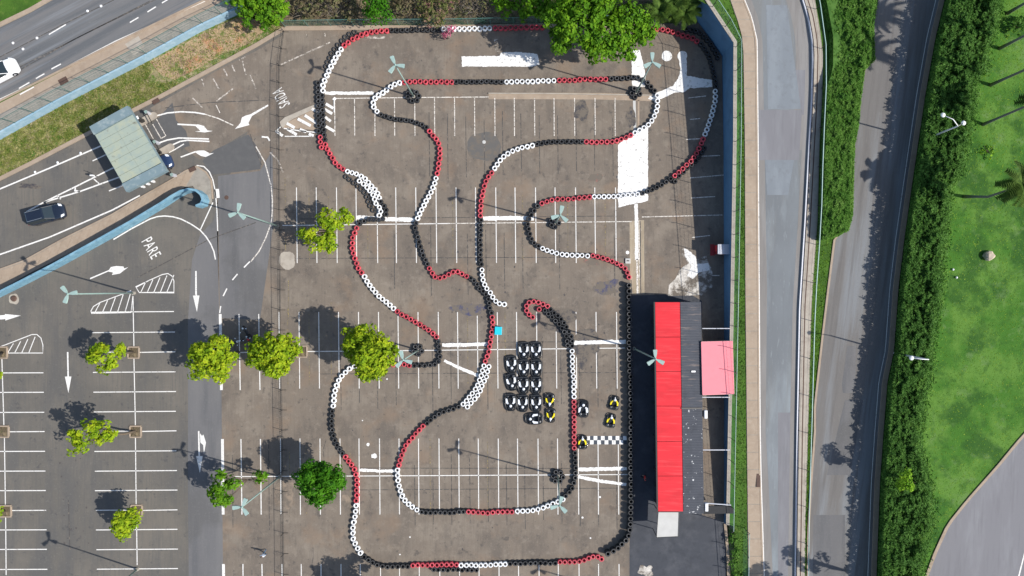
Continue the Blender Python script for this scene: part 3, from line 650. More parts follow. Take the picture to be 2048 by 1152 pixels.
for k, (y, xa, xb) in enumerate([(623.5, 182, 348), (664.5, 185, 350), (704, 278, 351), (744, 186, 351), (783.5, 187, 352), (823, 188, 352), (862, 284, 353), (902, 189, 353), (941.5, 190, 354),
        (980.5, 190, 355), (1020, 285, 355), (1059, 192, 355), (1098.5, 193, 356), (1137.5, 194, 356), (1177, 194, 356)]): lft.append([(xa, y + 0.8), (xb, y - 0.5)])
for y, xa in ((704, 216), (862, 221), (1020, 192)): lft.append([(xa, y + 0.5), (262, y)])
for y in (746, 785, 825, 863.5, 903, 942.5, 981.5, 1021, 1060, 1099, 1139, 1178): lft.append([(-72 if y not in (863.5, 1021) else 20, y), (87 + (y - 746) * 0.02, y - 0.5)])
marks('parking_lines', lft, M['white_line'], 0.016, wd=0.11)
# painted-over old bays: dark lines
old = []
rd = random.Random(3)
for ya, yb, x0 in ((208, 360, 858), (448, 596, 788), (672, 826, 681), (908, 1059, 829)):
    x = x0
    while x < 1250:
        if rd.random() < 0.86: old.append([(x, ya + rd.uniform(0, 30)), (x + 1.5, yb - rd.uniform(0, 20))])
        x += 36.7
old += [[(590, 517), (1255, 514)], [(640, 748), (1250, 745)], [(690, 980), (1255, 976)], [(600, 438), (1240, 432)], [(700, 936), (1200, 937)], [(880, 685), (1250, 683)]]
old += [[(537, 880 + 0), (539, 1060)], [(465, 910), (466, 1055)], [(468, 1140), (468, 1200)], [(504, 1140), (504, 1200)]]
marks('old_parking_lines', old, M['seam_grey'], 0.012, wd=0.085)
yl = [[(570, 355), (571, 425)], [(571, 478), (571, 505)], [(577, 560), (577, 640)]]
for x in (618, 657, 735, 905, 1045, 1135, 1210): yl += [[(x, 375 + rd.uniform(0, 20)), (x + 1, 520)]]
for x in (575, 618, 662, 935, 1010): yl += [[(x, 600 + rd.uniform(0, 40)), (x + 1, 770)]]
for x in (579, 612, 700, 860, 975): yl += [[(x, 870 + rd.uniform(0, 40)), (x + 1, 1030)]]
marks('old_parking_lines', yl, M['yellow_line'], 0.0125, wd=0.075)
# thick fresh strokes and filled patches
marks('painted_stroke', [([(650, 186), (700, 186.5), (748, 186)], 0.36), ([(712, 435), (770, 438), (830, 440)], 0.5), ([(966, 437), (1020, 436), (1068, 437)], 0.5),
      ([(884, 690), (930, 690), (975, 688)], 0.42), ([(888, 721), (920, 736), (956, 751)], 0.36), ([(1148, 686), (1200, 684), (1252, 684)], 0.46), ([(720, 940), (760, 942), (790, 942)], 0.34),
      ([(1156, 939), (1200, 938), (1254, 937)], 0.42), ([(1156, 953), (1200, 962), (1253, 969)], 0.36)], M['fresh_white'], 0.020)
def patch(name, pts, mat, z=0.020): return sheet(name, pts, z, mat)
patch('painted_patch', [(923, 113), (1000, 112), (1002, 105), (1040, 104), (1075, 108), (1079, 130), (1060, 134), (1000, 133), (924, 133)], M['fresh_white'])
patch('painted_patch', [(1236, 290), (1250, 276), (1268, 262), (1296, 252), (1296, 402), (1265, 408), (1236, 415)], M['fresh_white'])
patch('painted_patch', [(1263, 100), (1279, 100), (1287, 130), (1291, 150), (1291, 174), (1264, 176)], M['fresh_white'])
patch('painted_patch', round_pts(1333.5, 112, 10.5), M['fresh_white'])
patch('painted_patch', round_pts(1364.5, 112, 10), M['fresh_white'], 0.024)
patch('painted_patch', [(1357, 116), (1373, 116), (1374, 152), (1424, 160), (1425, 174), (1380, 176), (1368, 184), (1350, 185), (1312, 202), (1296, 198), (1300, 190), (1322, 182), (1345, 172), (1356, 158), (1361, 140)], M['fresh_white'])
patch('painted_patch', [(1358, 502), (1366, 496), (1376, 500), (1392, 518), (1412, 512), (1424, 545), (1424, 575), (1404, 590), (1336, 592), (1338, 570), (1352, 556), (1358, 540), (1378, 526), (1366, 512)], M['thin_paint'])
patch('painted_patch', [(1368, 497), (1376, 500), (1392, 514), (1393, 528), (1416, 526), (1420, 540), (1398, 545), (1386, 558), (1374, 552), (1383, 532), (1370, 512)], M['fresh_white'], 0.024)
patch('painted_patch', round_pts(748, 912, 6, 5.5, wob=0.1), M['fresh_white'])
patch('painted_patch', round_pts(736, 889, 3, 3.6), M['fresh_white'])
for x, y, r in ((800, 1109, 1.5), (774, 758, 1.6), (820, 1074, 1.5), (1255, 505, 3.5), (1165, 1035, 2), (1200, 994, 2), (1181, 1076, 1.6), (725, 841, 1.2)): patch('paint_spot', round_pts(x, y, r), M['fresh_white'])
patch('stain', round_pts(940, 618, 32, 14, wob=0.3, seed=3), M['blue_stain'], 0.0165)
patch('stain', round_pts(1212, 575, 26, 14, wob=0.3, seed=5), M['blue_stain'], 0.0165)
patch('stain', round_pts(1163, 222, 15, 20, wob=0.2, seed=6), M['dark_stain'], 0.0165)
patch('stain', round_pts(1262, 235, 9, 22, wob=0.2, seed=8), M['dark_stain'], 0.0165)
patch('stain', round_pts(1170, 690, 26, 36, wob=0.3, seed=9), M['dark_stain'], 0.0165)
patch('stain', round_pts(1120, 640, 30, 24, wob=0.3, seed=10), M['dark_stain'], 0.0165)
patch('stain', round_pts(1192, 355, 14, 8, wob=0.2, seed=12), M['red_stain'], 0.0165)
patch('stain', round_pts(1185, 520, 14, 12, wob=0.3, seed=13), M['red_stain'], 0.0165)
patch('stain', round_pts(1292, 1142, 14, 12, wob=0.3, seed=14), M['thin_paint'], 0.0165)
patch('stain', round_pts(60, 372, 22, 5, wob=0.3, seed=15, a0=0.3), M['dark_stain'], 0.0165)
rd = random.Random(31)
for _ in range(95):
    x, y = rd.choice([(rd.gauss(960, 60), rd.gauss(620, 50)), (rd.gauss(1180, 50), rd.gauss(690, 50)), (rd.uniform(620, 1240), rd.uniform(220, 1100)), (rd.uniform(120, 180), rd.uniform(660, 1100))])
    rr_ = rd.uniform(.7, 2.0); sheet('oil_spot', round_pts(x, y, rr_, rr_ * rd.uniform(.8, 1.5), n=9, wob=.2, seed=int(x)), 0.0168, M['oil_spot'])
patch('stain', [(988, 80), (996, 78), (1000, 102), (991, 104)], M['thin_paint'], 0.0165)
patch('concrete_pad', round_pts(574, 521, 17, 18, wob=0.08, seed=20), M['pale_concrete'], 0.014)
patch('stain', round_pts(570, 985, 18, 34, wob=0.12, seed=21), M['dirt'], 0.0135)
patch('stain', round_pts(690, 1000, 10, 12, wob=0.2, seed=41), M['dirt'], 0.0135)
# chequered start line
ck = MB(); cb = MB()
for i in range(11):
    for j in range(2):
        x0 = 1172.5 + 7.35 * i; y0 = 872 + 8.3 * j; q = [P(x0, y0), P(x0 + 7.35, y0), P(x0 + 7.35, y0 + 8.3), P(x0, y0 + 8.3)]
        (ck if (i + j) % 2 == 0 else cb).poly([v[:2] + (0.021,) for v in q])
ck.poly([P(*q)[:2] + (0.021,) for q in ((1157, 872), (1164, 872), (1164, 880), (1157, 880))])
struct('start_line_white_squares', ck, M['fresh_white']); struct('start_line_black_squares', cb, M['check_black'])
# hatched corner by the tyre barrier
hl = []
for a, b in (((574, 247), (590, 256)), ((596, 238), (622, 252)), ((610, 231), (634, 247)), ((652, 208), (667, 217)), ((650, 219), (665, 228)), ((650, 234), (662, 243)), ((650, 252), (669, 263)), ((553, 262), (566, 272)),
             ((575, 258), (594, 270)), ((600, 259), (613, 264)), ((618, 268), (628, 272)), ((624, 218), (638, 225))): hl.append(([a, b], 0.34))
hl += [([(552, 263), (562, 254)], 0.12), ([(568, 257), (600, 262), (640, 266)], 0.14), ([(570, 273), (625, 273)], 0.12), ([(669, 200), (669, 225)], 0.14), ([(524, 274), (536, 275), (540, 282)], 0.2)]
marks('hatched_marking', hl, M['white_line'], 0.106)
marks('hatched_marking', [([(667, 196), (671, 200)], 0.4)], M['fresh_white'], 0.022)
# faded bays in the north west corner
fb = [[(403, 158), (409, 173)], [(447, 137), (455, 152)], [(464, 130), (470, 144)], [(485, 122), (492, 150)], [(425, 155), (438, 178)], [(433, 202), (468, 176)], [(385, 196), (405, 215)],
      [(478, 120), (491, 114)], [(560, 130), (600, 112), (660, 85)], [(614, 68), (614, 76)], [(650, 66), (650, 74)], [(500, 150), (512, 178)], [(540, 305), (556, 320), (566, 345)]]
marks('old_parking_lines', fb, M['ghost_line'], 0.016, wd=0.16)
marks('painted_stroke', [([(730, 75), (770, 75)], 0.3)], M['thin_paint'], 0.016)
# exit lane lines, curves, dashes
ex = [([(-80, 411), (0, 378), (100, 336), (195, 295), (232, 278)], 0.17), ([(185, 322), (215, 308)], 0.13), ([(49, 426), (87, 405), (152, 373), (222, 338), (250, 325)], 0.17),
      ([(87, 405), (160, 383), (237, 355), (260, 346)], 0.17), ([(116, 392), (118, 396), (122, 398)], 0.16), ([(151, 375), (150, 381), (160, 384)], 0.16), ([(188, 358), (199, 368)], 0.14),
      ([(218, 382), (250, 369)], 0.13), ([(-80, 535), (0, 509), (100, 474), (225, 420), (280, 391)], 0.17),
      ([(283, 244), (312, 232), (335, 226), (362, 223.5), (390, 225), (410, 228.5)], 0.17), ([(312, 288), (335, 280), (358, 276), (418, 278)], 0.17), ([(340, 292), (360, 283), (375, 280.5), (419, 283)], 0.17),
      ([(338, 305), (350, 299), (368, 288)], 0.13),
      ([(227, 479), (262, 458), (300, 438), (316, 433), (330, 432), (346, 433.5), (362, 438), (382, 448), (400, 460), (412, 473), (421, 487), (428, 503), (431, 519)], 0.15),
      ([(401, 459), (426, 405)], 0.13), ([(360, 347), (378, 338), (395, 331), (408, 333), (419, 344), (426, 360), (431, 385), (434, 420), (435.5, 462)], 0.13), ([(433.5, 378), (435, 396)], 0.55),
      ([(488, 535), (500, 523)], 0.15), ([(465, 560), (475, 548)], 0.15), ([(446.5, 592), (454, 577)], 0.15), ([(439.5, 626), (441.5, 612)], 0.15)]
marks('road_marking', ex, M['white_line'], 0.018)
marks('road_marking', [([(410, 228.5), (437, 237), (467, 251)], 0.12), ([(502, 523), (518, 503), (532, 475), (541, 450), (544.5, 428), (545, 400), (542, 370), (530, 325), (512, 293)], 0.13),
      ([(432, 210), (440, 226)], 0.10)], M['faded_line'], 0.018)
marks('asphalt_seam', [[(275, 555), (420, 478), (512, 445)], [(330, 216), (420, 205), (540, 200)], [(500, 268), (512, 300), (523, 330)], [(132 + 5, 1000), (140, 1100)]], M['seam_grey'], 0.0135, wd=0.10)
marks('crack', [[(626, 1095), (627, 1112), (624, 1128), (628, 1145)], [(652, 880), (646, 900), (648, 915)]], M['seam_grey'], 0.0135, wd=0.07)
def hatch(outline, bars):
    return [(outline, 0.10)] + [(b, 0.10) for b in bars]
hh = hatch([(278, 584), (272, 574), (300, 560), (325, 549), (336, 547), (344, 552), (348, 562), (348, 585), (278, 585)], [[(282 + 13 * k, 584), (292 + 14 * k, 563 - 4 * k + (3 if k > 3 else 0))] for k in range(5)])
hh += hatch([(266, 590), (262, 582), (240, 590), (200, 605), (187, 613), (182, 622), (183, 626), (262, 625), (266, 592)], [[(190 + 15 * k, 625), (200 + 15.5 * k, 606 - 5.6 * k)] for k in range(5)])
hh += hatch([(16, 706), (86, 706), (86, 690), (82, 676), (74, 669), (64, 669), (10, 690), (-20, 700)], [[(16 + 14 * k, 705), (27 + 14.5 * k, 687 - 4.5 * k)] for k in range(4)])
marks('hatched_marking', hh, M['white_line'], 0.018)
marks('ramp_grid', [([(290, 247), (307, 278)], 0.10), ([(302, 242), (322, 277)], 0.10), ([(313, 238), (332, 272)], 0.10), ([(322, 277), (332, 272)], 0.10)], M['faded_line'], 0.018)
# direction arrows
def arrow(pts_list, name='arrow_marking'):
    mb = MB()
    for pts in pts_list: mb.poly([P(*q)[:2] + (0.019,) for q in pts])
    return struct(name, mb, M['white_line'])
arrow([[(390.5, 542), (393.5, 542), (394, 591), (399, 591), (394, 624), (386, 591), (390.5, 591)]])
arrow([[(134, 704), (137, 704), (138, 753), (143, 753), (137, 786), (130, 753), (135, 753)]])
arrow([[(396, 862), (399, 862), (400, 912), (405.5, 912), (400, 946), (392.5, 912), (397, 912)], [(400, 866), (404, 872), (407, 869), (412, 885), (408, 908), (406.5, 890), (401, 885)]])
arrow([[(-20, 632), (10, 630), (10, 628), (42, 631), (11, 641), (11, 638), (-20, 641)]])
arrow([[(180, 556), (181, 558.5), (217, 543), (226, 545), (224, 550), (240, 547), (257, 534), (249, 537), (247, 533), (233, 532), (222, 534), (218, 540)]])
arrow([[(355, 247), (355, 250), (391, 252), (401, 262), (390, 263), (410, 265), (426, 262), (415, 261), (408, 252), (397, 249), (391, 249)]])
arrow([[(361, 313), (362, 315.5), (391, 305), (402, 312), (412, 314), (428, 306), (420, 307), (409, 301), (400, 301), (391, 302)]])
arrow([[(536, 209), (537, 212), (504, 232), (497, 246), (499, 250), (470, 258), (481, 246), (484, 235), (492, 231), (500, 229)]])
# lettering
def lettering(txt, cx, cy, read, height, pitch):
    cu = bpy.data.curves.new('lettering', 'FONT'); cu.body = txt; cu.align_x = 'CENTER'; cu.align_y = 'CENTER'; cu.size = 1; cu.space_character = 1.12
    o = bpy.data.objects.new('tmp', cu); C.objects.link(o); bpy.context.view_layer.update()
    me = bpy.data.meshes.new_from_object(o.evaluated_get(bpy.context.evaluated_depsgraph_get())); bpy.data.objects.remove(o)
    wv = [v.co.x for v in me.vertices]; hv = [v.co.y for v in me.vertices]
    W = max(wv) - min(wv); Hh = max(hv) - min(hv); ch = (max(hv) + min(hv)) / 2; cw = (max(wv) + min(wv)) / 2
    for v in me.vertices: v.co = ((v.co.x - cw) / W * pitch * len(txt) * S, (v.co.y - ch) / Hh * height * S, 0)
    me.materials.clear(); me.materials.append(M['white_line'])
    b = link('road_lettering', me, loc=P(cx, cy)[:2] + (0.020,), rz=math.atan2(-read[1], read[0]), kind='structure'); return b
lettering('PARE', 303, 496, (0.5, 0.87), 23, 10.3)
lettering('SAIDA', 562, 196, (-0.44, -0.90), 23, 7.6)

# ------------------------------------------------------------------ foliage
def leaf_mesh(pts, nrm, size, mat, name, aspect=0.6, jitter=0.6):
    """one small quad per point, facing nrm more or less"""
    n = len(pts); nr = nrm + RNG.normal(0, jitter, (n, 3)); nr /= np.linalg.norm(nr, axis=1)[:, None] + 1e-9
    a = np.cross(nr, RNG.normal(0, 1, (n, 3))); a /= np.linalg.norm(a, axis=1)[:, None] + 1e-9; b = np.cross(nr, a)
    sz = size * RNG.uniform(0.6, 1.35, (n, 1)); a = a * sz; b = b * sz * aspect
    v = np.stack([pts - a, pts - b, pts + a, pts + b], axis=1).reshape(-1, 3)
    me = bpy.data.meshes.new(name); me.vertices.add(4 * n); me.vertices.foreach_set('co', v.astype(np.float32).ravel())
    me.loops.add(4 * n); me.loops.foreach_set('vertex_index', np.arange(4 * n, dtype=np.int32))
    me.polygons.add(n); me.polygons.foreach_set('loop_start', np.arange(0, 4 * n, 4, dtype=np.int32)); me.polygons.foreach_set('loop_total', np.full(n, 4, dtype=np.int32))
    me.materials.append(mat); me.update(calc_edges=True); return me
def crown_pts(blobs, dens, clump=0.45, clump_n=26, low=-0.25):
    dens *= 1.35
    """clumped points through the outer part of a set of ellipsoids"""
    P_, N_ = [], []
    for (cx, cy, cz, rx, ry, rz) in blobs:
        area = 4 * math.pi * ((rx * ry) ** 1.6 / 3 + (rx * rz) ** 1.6 / 3 + (ry * rz) ** 1.6 / 3) ** (1 / 1.6)
        nc = max(6, int(area * dens / clump_n)); d = RNG.normal(0, 1, (nc, 3)); d /= np.linalg.norm(d, axis=1)[:, None]
        d[:, 2] = np.where(d[:, 2] < low, -d[:, 2], d[:, 2])
        lump = 1 + 0.13 * np.sin(3 * np.arctan2(d[:, 1], d[:, 0]) + cx) + 0.09 * np.sin(7 * np.arctan2(d[:, 1], d[:, 0]) + cy)
        r = RNG.uniform(0.62, 1.02, (nc, 1)) * lump[:, None]
        c = d * r * np.array([rx, ry, rz])
        cs = RNG.uniform(.65, 1.25, (nc, 1)).repeat(clump_n, axis=0); of = RNG.normal(0, 1, (nc * clump_n, 3)); of /= np.linalg.norm(of, axis=1)[:, None]; of *= RNG.uniform(.45, 1.0, (nc * clump_n, 1)) ** .5
        of[:, 2] = np.abs(of[:, 2]) * .9 - .15; q = np.repeat(c, clump_n, axis=0) + of * clump * 1.35 * cs
        nn = np.repeat(d, clump_n, axis=0) * .5 + of * 1.6; nn[:, 2] += 0.35
        P_.append(q + np.array([cx, cy, cz])); N_.append(nn)
    return np.concatenate(P_), np.concatenate(N_)
def branchy(mb, base, tips, r0, rd):
    """a trunk that forks towards the tips of the crown"""
    base = Vector(base); c = sum((Vector(t) for t in tips), Vector()) / len(tips)
    fork = base.lerp(c, 0.55) + Vector((rd.uniform(-.15, .15), rd.uniform(-.15, .15), -0.1))
    mid = base.lerp(fork, 0.5) + Vector((rd.uniform(-.15, .15), rd.uniform(-.15, .15), 0.15))
    mb.tube([base, mid, fork], [r0, r0 * 0.8, r0 * 0.62], 8)
    for t in tips:
        t = Vector(t); m = fork.lerp(t, 0.5) + Vector((rd.uniform(-.2, .2), rd.uniform(-.2, .2), 0.2))
        mb.tube([fork, m, t], [r0 * 0.5, r0 * 0.32, r0 * 0.08], 6)
        for _ in range(3):
            s = m.lerp(t, rd.uniform(0, .8)); e = s + Vector((rd.uniform(-1, 1), rd.uniform(-1, 1), rd.uniform(0, .7)))
            mb.tube([s, e], [r0 * 0.2, r0 * 0.04], 4)
def tree(label, base, blobs, mat, leaf=0.20, dens=26, trunk=0.16, clump=0.38, cat='tree', name='tree', group=None, bare=0):
    """base (x, y, z); blobs as world ellipsoids"""
    t = thing(name, label, cat, base, group=group); rd = random.Random(int(base[0] * 10) + 5)
    bl = [(b[0] - base[0], b[1] - base[1], b[2] - base[2], b[3], b[4], b[5]) for b in blobs]
    mb = MB(); tips = [(b[0] + rd.uniform(-.3, .3) * b[3], b[1] + rd.uniform(-.3, .3) * b[4], b[2] + b[5] * rd.uniform(0.1, .5)) for b in bl for _ in range(3)]
    branchy(mb, (0, 0, -0.05), tips, trunk, rd)
    mb.build('trunk', M['bark'], t, smooth=True)
    p, n = crown_pts(bl, dens, clump)
    link('crown', leaf_mesh(p, n, leaf, mat, 'crown'), t)
    return t
def blob(px, py, h, r, ry=None, rz=None, fn=P):
    """a crown ellipsoid seen at pixel (px, py), its middle at height h, radius in pixels"""
    q = P(px, py, h) if fn is P else fn(px, py, h); k = (H - q[2]) / H
    ry = ry or r; return (q[0], q[1], q[2], r * S * k * 0.98, ry * S * k * 0.98, (rz or min(r, ry) * 0.72) * S)
lot = 'trees in the car park'
tree('small leaning lime green tree, upper planter of the bay row below the PARE lettering', P(266, 704), [blob(208, 712, 4, 30, 27), blob(240, 700, 3.3, 9, 13), blob(228, 728, 3.2, 14, 9)], M['leaf_lime'], group=lot)
tree('sparse yellow green tree leaning left with a bare branch and thin foliage', P(271, 862), [blob(172, 868, 4.2, 32, 26), blob(205, 862, 4, 28, 18), blob(155, 893, 3.6, 18, 14), blob(222, 870, 3.4, 12, 9)], M['leaf_lime'], dens=17, group=lot)
tree('small oval lime tree in the planter near the bottom left bays', P(271, 1022), [blob(246, 1045, 3, 24, 26), blob(262, 1034, 3.2, 20, 24), blob(246, 1062, 2.6, 16, 12)], M['leaf_lime'], group=lot)
tree('wide lime green tree over the thick white lane line', P(478, 704), [blob(428, 706, 5, 38, 36), blob(448, 722, 4.8, 26, 30), blob(404, 716, 4.6, 28, 30), blob(440, 688, 4.8, 22, 18), blob(398, 748, 3.8, 22, 10), blob(436, 745, 4, 24, 16)], M['leaf_lime'], group=lot)
tree('broad yellow green tree just right of the parked motorcycles', P(600, 703), [blob(548, 706, 5, 42, 42), blob(522, 705, 4.7, 26, 34), blob(575, 698, 4.6, 26, 28), blob(552, 728, 4.4, 34, 24), blob(592, 706, 3.6, 16, 9)], M['leaf_lime'], group=lot)
tree('large round yellow green tree standing on the tyre barrier left of the small pole', P(758, 700), [blob(740, 700, 6.2, 42, 44), blob(722, 680, 5.6, 32, 34), blob(760, 712, 5.8, 34, 40), blob(742, 735, 5, 34, 26), blob(716, 700, 5, 28, 30)], M['leaf_lime'], dens=30, group=lot)
tree('lime tree with three separate leaf clumps and an open middle', P(671, 458), [blob(618, 468, 3.6, 16, 17), blob(662, 438, 4.2, 28, 20), blob(690, 435, 3.6, 15, 16), blob(636, 486, 3.8, 22, 16), blob(660, 482, 3.6, 17, 20), blob(672, 455, 3.2, 14, 12)], M['leaf_lime'], dens=24, group=lot)
tree('dense deep green round tree beside the red and black tyre bend', P(662, 946), [blob(640, 966, 5, 44, 40), blob(615, 960, 4.7, 28, 28), blob(664, 958, 4.7, 30, 30), blob(640, 985, 4.4, 32, 24), blob(632, 942, 4.6, 30, 22)], M['leaf_deep'], dens=34, leaf=0.17, group=lot)
tree('thin multi clump green tree with long bare branches next to the lower left lamp', P(530, 951), [blob(444, 986, 3.9, 26, 25), blob(468, 968, 3.6, 14, 13), blob(437, 950, 3.8, 10, 8), blob(452, 1000, 3.6, 14, 12), blob(521, 954, 2.6, 12, 9)], M['leaf_mid'], trunk=0.09, group=lot)
tree('small tree cut by the left frame edge, upper one', P(4, 704), [blob(-8, 752, 3.2, 16, 12)], M['leaf_lime'], group=lot)
tree('small tree cut by the left frame edge, lowest one', P(9, 1021), [blob(-8, 1032, 3.0, 17, 15)], M['leaf_lime'], group=lot)
tree('tree whose top just leaves the bottom frame edge', P(795, 1165), [blob(768, 1216, 5, 48, 44), blob(735, 1215, 4.6, 34, 34)], M['leaf_mid'], group=lot)

# the north shrub bed
tree('bright green broad tree at the top left beside the blue wall', P(530, 22, 0), [blob(520, 28, 2.6, 40, 30), blob(548, 22, 3, 28, 30), blob(490, 6, 2.4, 34, 22), blob(525, -10, 3, 50, 24)], M['leaf_mid'], dens=22)
tree('dense olive green conifer standing in the top shrub bed', P(752, 30), [blob(755, 24, 3.4, 30, 26), blob(750, 0, 4.2, 28, 24), blob(740, -22, 4, 26, 24)], M['leaf_deep'], leaf=0.13, dens=34)
BT = [(1150, 45, 7, 60, 50), (1210, 72, 6.5, 52, 44), (1120, 22, 6.6, 38, 40), (1255, 40, 6.5, 44, 34), (1290, 60, 5.8, 26, 28), (1175, 5, 8, 60, 40), (1240, 100, 5.4, 30, 22), (1075, 12, 5.4, 26, 24),
      (1195, 98, 5.4, 28, 26), (1120, 80, 5.0, 26, 28), (1215, -25, 8, 60, 36)]
tree('big spreading bright green tree hanging over the top tyre barrier', P(1175, 38), [blob(a, b, c, d, e_, min(d, e_) * 0.5) for a, b, c, d, e_ in BT], M['leaf_mid'], leaf=0.21, dens=26, trunk=0.38, clump=0.5)
tree('yellow green shrub between the grey thicket and the big tree', P(1040, 20), [blob(1035, 20, 2.6, 40, 20), blob(1060, 2, 3, 30, 20), blob(1010, -5, 2.6, 30, 20)], M['leaf_mid'], dens=16, cat='shrub', name='shrub')
def shrub(label, blobs, mat, leaf=0.16, dens=20, name='shrub', cat='shrub'):
    b0 = blobs[0]; t = thing(name, label, cat, (b0[0], b0[1], 0.0 if b0[2] < 3.9 else 0.0))
    mb = MB(); rd = random.Random(int(b0[0] * 7))
    for b in blobs:
        for _ in range(9):
            e = Vector((b[0] - b0[0] + rd.uniform(-1, 1) * b[3] * .9, b[1] - b0[1] + rd.uniform(-1, 1) * b[4] * .9, b[2] + b[5] * rd.uniform(-.2, .9)))
            s = Vector((b[0] - b0[0], b[1] - b0[1], 0.02)); m = s.lerp(e, .5) + Vector((rd.uniform(-.3, .3), rd.uniform(-.3, .3), .2))
            mb.tube([s, m, e], [.05, .03, .012], 4)
    mb.build('stems', M['twig'], t, kind='stuff')
    p, n = crown_pts([(b[0] - b0[0], b[1] - b0[1], b[2], b[3], b[4], b[5]) for b in blobs], dens, 0.3, 10)
    link('foliage', leaf_mesh(p, n, leaf, mat, 'foliage'), t); return t
shrub('brown dry bush left in the top shrub bed', [blob(610, 18, 1.6, 40, 22), blob(660, 8, 1.8, 36, 26)], M['leaf_dry'], dens=12)
shrub('grey brown leafless thicket beside the olive conifer', [blob(700, 22, 1.5, 26, 20), blob(690, -8, 1.8, 34, 20)], M['leaf_dry'], dens=8)
shrub('low olive bush right of the conifer', [blob(810, 18, 1.6, 34, 20), blob(800, -8, 1.8, 30, 18)], M['leaf_dry'], dens=14)
shrub('dark pink flowering bush that leans over the black tyres', [blob(866, 34, 1.8, 24, 22), blob(888, 8, 2, 26, 20), blob(850, 10, 1.8, 26, 22)], M['leaf_bush'], dens=14)
shrub('bright pink blossom spray hanging over the first white tyres', [blob(893, 70, 1.2, 7, 9), blob(899, 58, 1.6, 8, 7)], M['leaf_pink'], leaf=0.09, dens=60)
shrub('grey leafless thicket above the white tyre run', [blob(950, 14, 1.8, 42, 22), blob(985, 0, 2, 30, 22)], M['leaf_dry'], leaf=0.1, dens=10)
shrub('green undergrowth at the far top of the shrub bed', [blob(620, -40, 2, 60, 30), blob(850, -40, 2, 90, 30), blob(960, -45, 2, 90, 30)], M['leaf_mid'], dens=9)
def twigs(label, cx, cy, rx, ry, n, seed):
    rd = random.Random(seed); mb = MB()
    for _ in range(n):
        a = Vector(P(cx + rd.gauss(0, .45) * rx, cy + rd.gauss(0, .45) * ry, 0)[:2] + (rd.uniform(.3, 1.8),)); d = Vector((rd.uniform(-1, 1), rd.uniform(-1, 1), rd.uniform(-.2, .5))) * rd.uniform(.4, 1.1)
        mb.tube([a, a + d], [.03, .008], 3, cap=False)
    o = mb.build('dead_brush', M['twig'], kind='stuff'); return tag(o, label, 'brush')
twigs('tangle of bare grey branches, above the white tyre run', 950, 15, 45, 30, 420, 1)
twigs('tangle of brown dead branches left of the conifer', 650, 15, 70, 28, 420, 2)
twigs('tangle of dead branches between conifer and pink bush', 830, 12, 45, 26, 260, 3)

# hedges and slopes: leaves over an uneven top
def hedge(label, left, right, y0, y1, height, n, mat, leaf, seed, lump=0.8, name='hedge', rag=0.0):
    rg = np.random.default_rng(seed); ys_ = rg.uniform(y0, y1, n); t = rg.uniform(0, 1, n)
    pts = np.zeros((n, 3)); nr = np.zeros((n, 3))
    ph = rg.uniform(0, 6.28, 12)
    for i in range(n):
        y = ys_[i]
        if i % 1 == 0:
            a = interp(left, y); b = interp(right, y)
        x = a + (b - a) * t[i] + (rg.normal(0, rag) if t[i] > .85 else 0)
        edge = min(t[i], 1 - t[i]) * (b - a)
        bump = (0.5 if t[i] < .35 else 2.4) * mnoise.noise((x * .035 + seed, y * .03, 0)) + (1.2 if t[i] < .35 else 2.0) * mnoise.noise((x * .10, y * .085 + seed, 3)) + 1.1 * mnoise.noise((x * .27, y * .22, seed))
        hh_ = height(t[i], y) if callable(height) else height
        top = max(.15, (hh_ + lump * bump * .5) * min(1, .35 + edge / 14))
        z = top - abs(rg.normal(0, .13)) if edge > 6 else top * rg.uniform(0.05, 1)
        ex_, ey_ = x, y; h = E((576 - y) * S) + z
        q = P(ex_, ey_, h); pts[i] = q; sgn = -1 if t[i] < .5 else 1
        nr[i] = (sgn * (1.0 if edge < 8 else 0.1), 0, 1)
    o = link(name, leaf_mesh(pts, nr, leaf, mat, name, aspect=0.32, jitter=0.75), label=label); o['category'] = 'hedge'
    return o
H1L = [(-200, 1640), (0, 1646), (75, 1660), (137, 1659), (175, 1647), (288, 1644), (400, 1640), (480, 1637)]
H1R = [(-200, 1760), (0, 1756), (50, 1748), (120, 1750), (140, 1730), (200, 1722), (250, 1718), (288, 1710), (338, 1708), (428, 1706), (460, 1698), (473, 1674), (482, 1640)]
hedge('bushy light green hedge between the two streets, ending halfway down', H1L, H1R, -60, 480, lambda t, y: .55 + .7 * min(1, max(0, (y - 120) / 160)) * (1 - t) + .35 * t, 70000, M['leaf_hedge'], 0.17, 11, lump=0.35)
H2L = shift(E2, 20)
H2R = [(-240, 2010), (0, 2000), (37, 1998), (100, 1976), (137, 1975), (162, 1952), (225, 1946), (275, 1936), (350, 1922), (375, 1900), (450, 1896), (513, 1886), (600, 1880), (676, 1868), (751, 1860), (826, 1846),
       (889, 1840), (976, 1862), (1039, 1866), (1089, 1853), (1152, 1843), (1440, 1830)]
hedge('tall dark green hedge along the right side of the shaded back street', H2L, H2R, -80, 1240, lambda t, y: 2.9 - 0.9 * t, 130000, M['leaf_hedge_dark'], 0.18, 12, lump=0.7, rag=4)
hedge('paler loose shrubs on the lawn side of the tall dark hedge', [(y, x - 34) for y, x in H2R], shift(H2R, 4), -80, 1240, lambda t, y: 2.1 - 1.3 * t, 44000, M['leaf_hedge'], 0.16, 13, lump=0.6, rag=6)
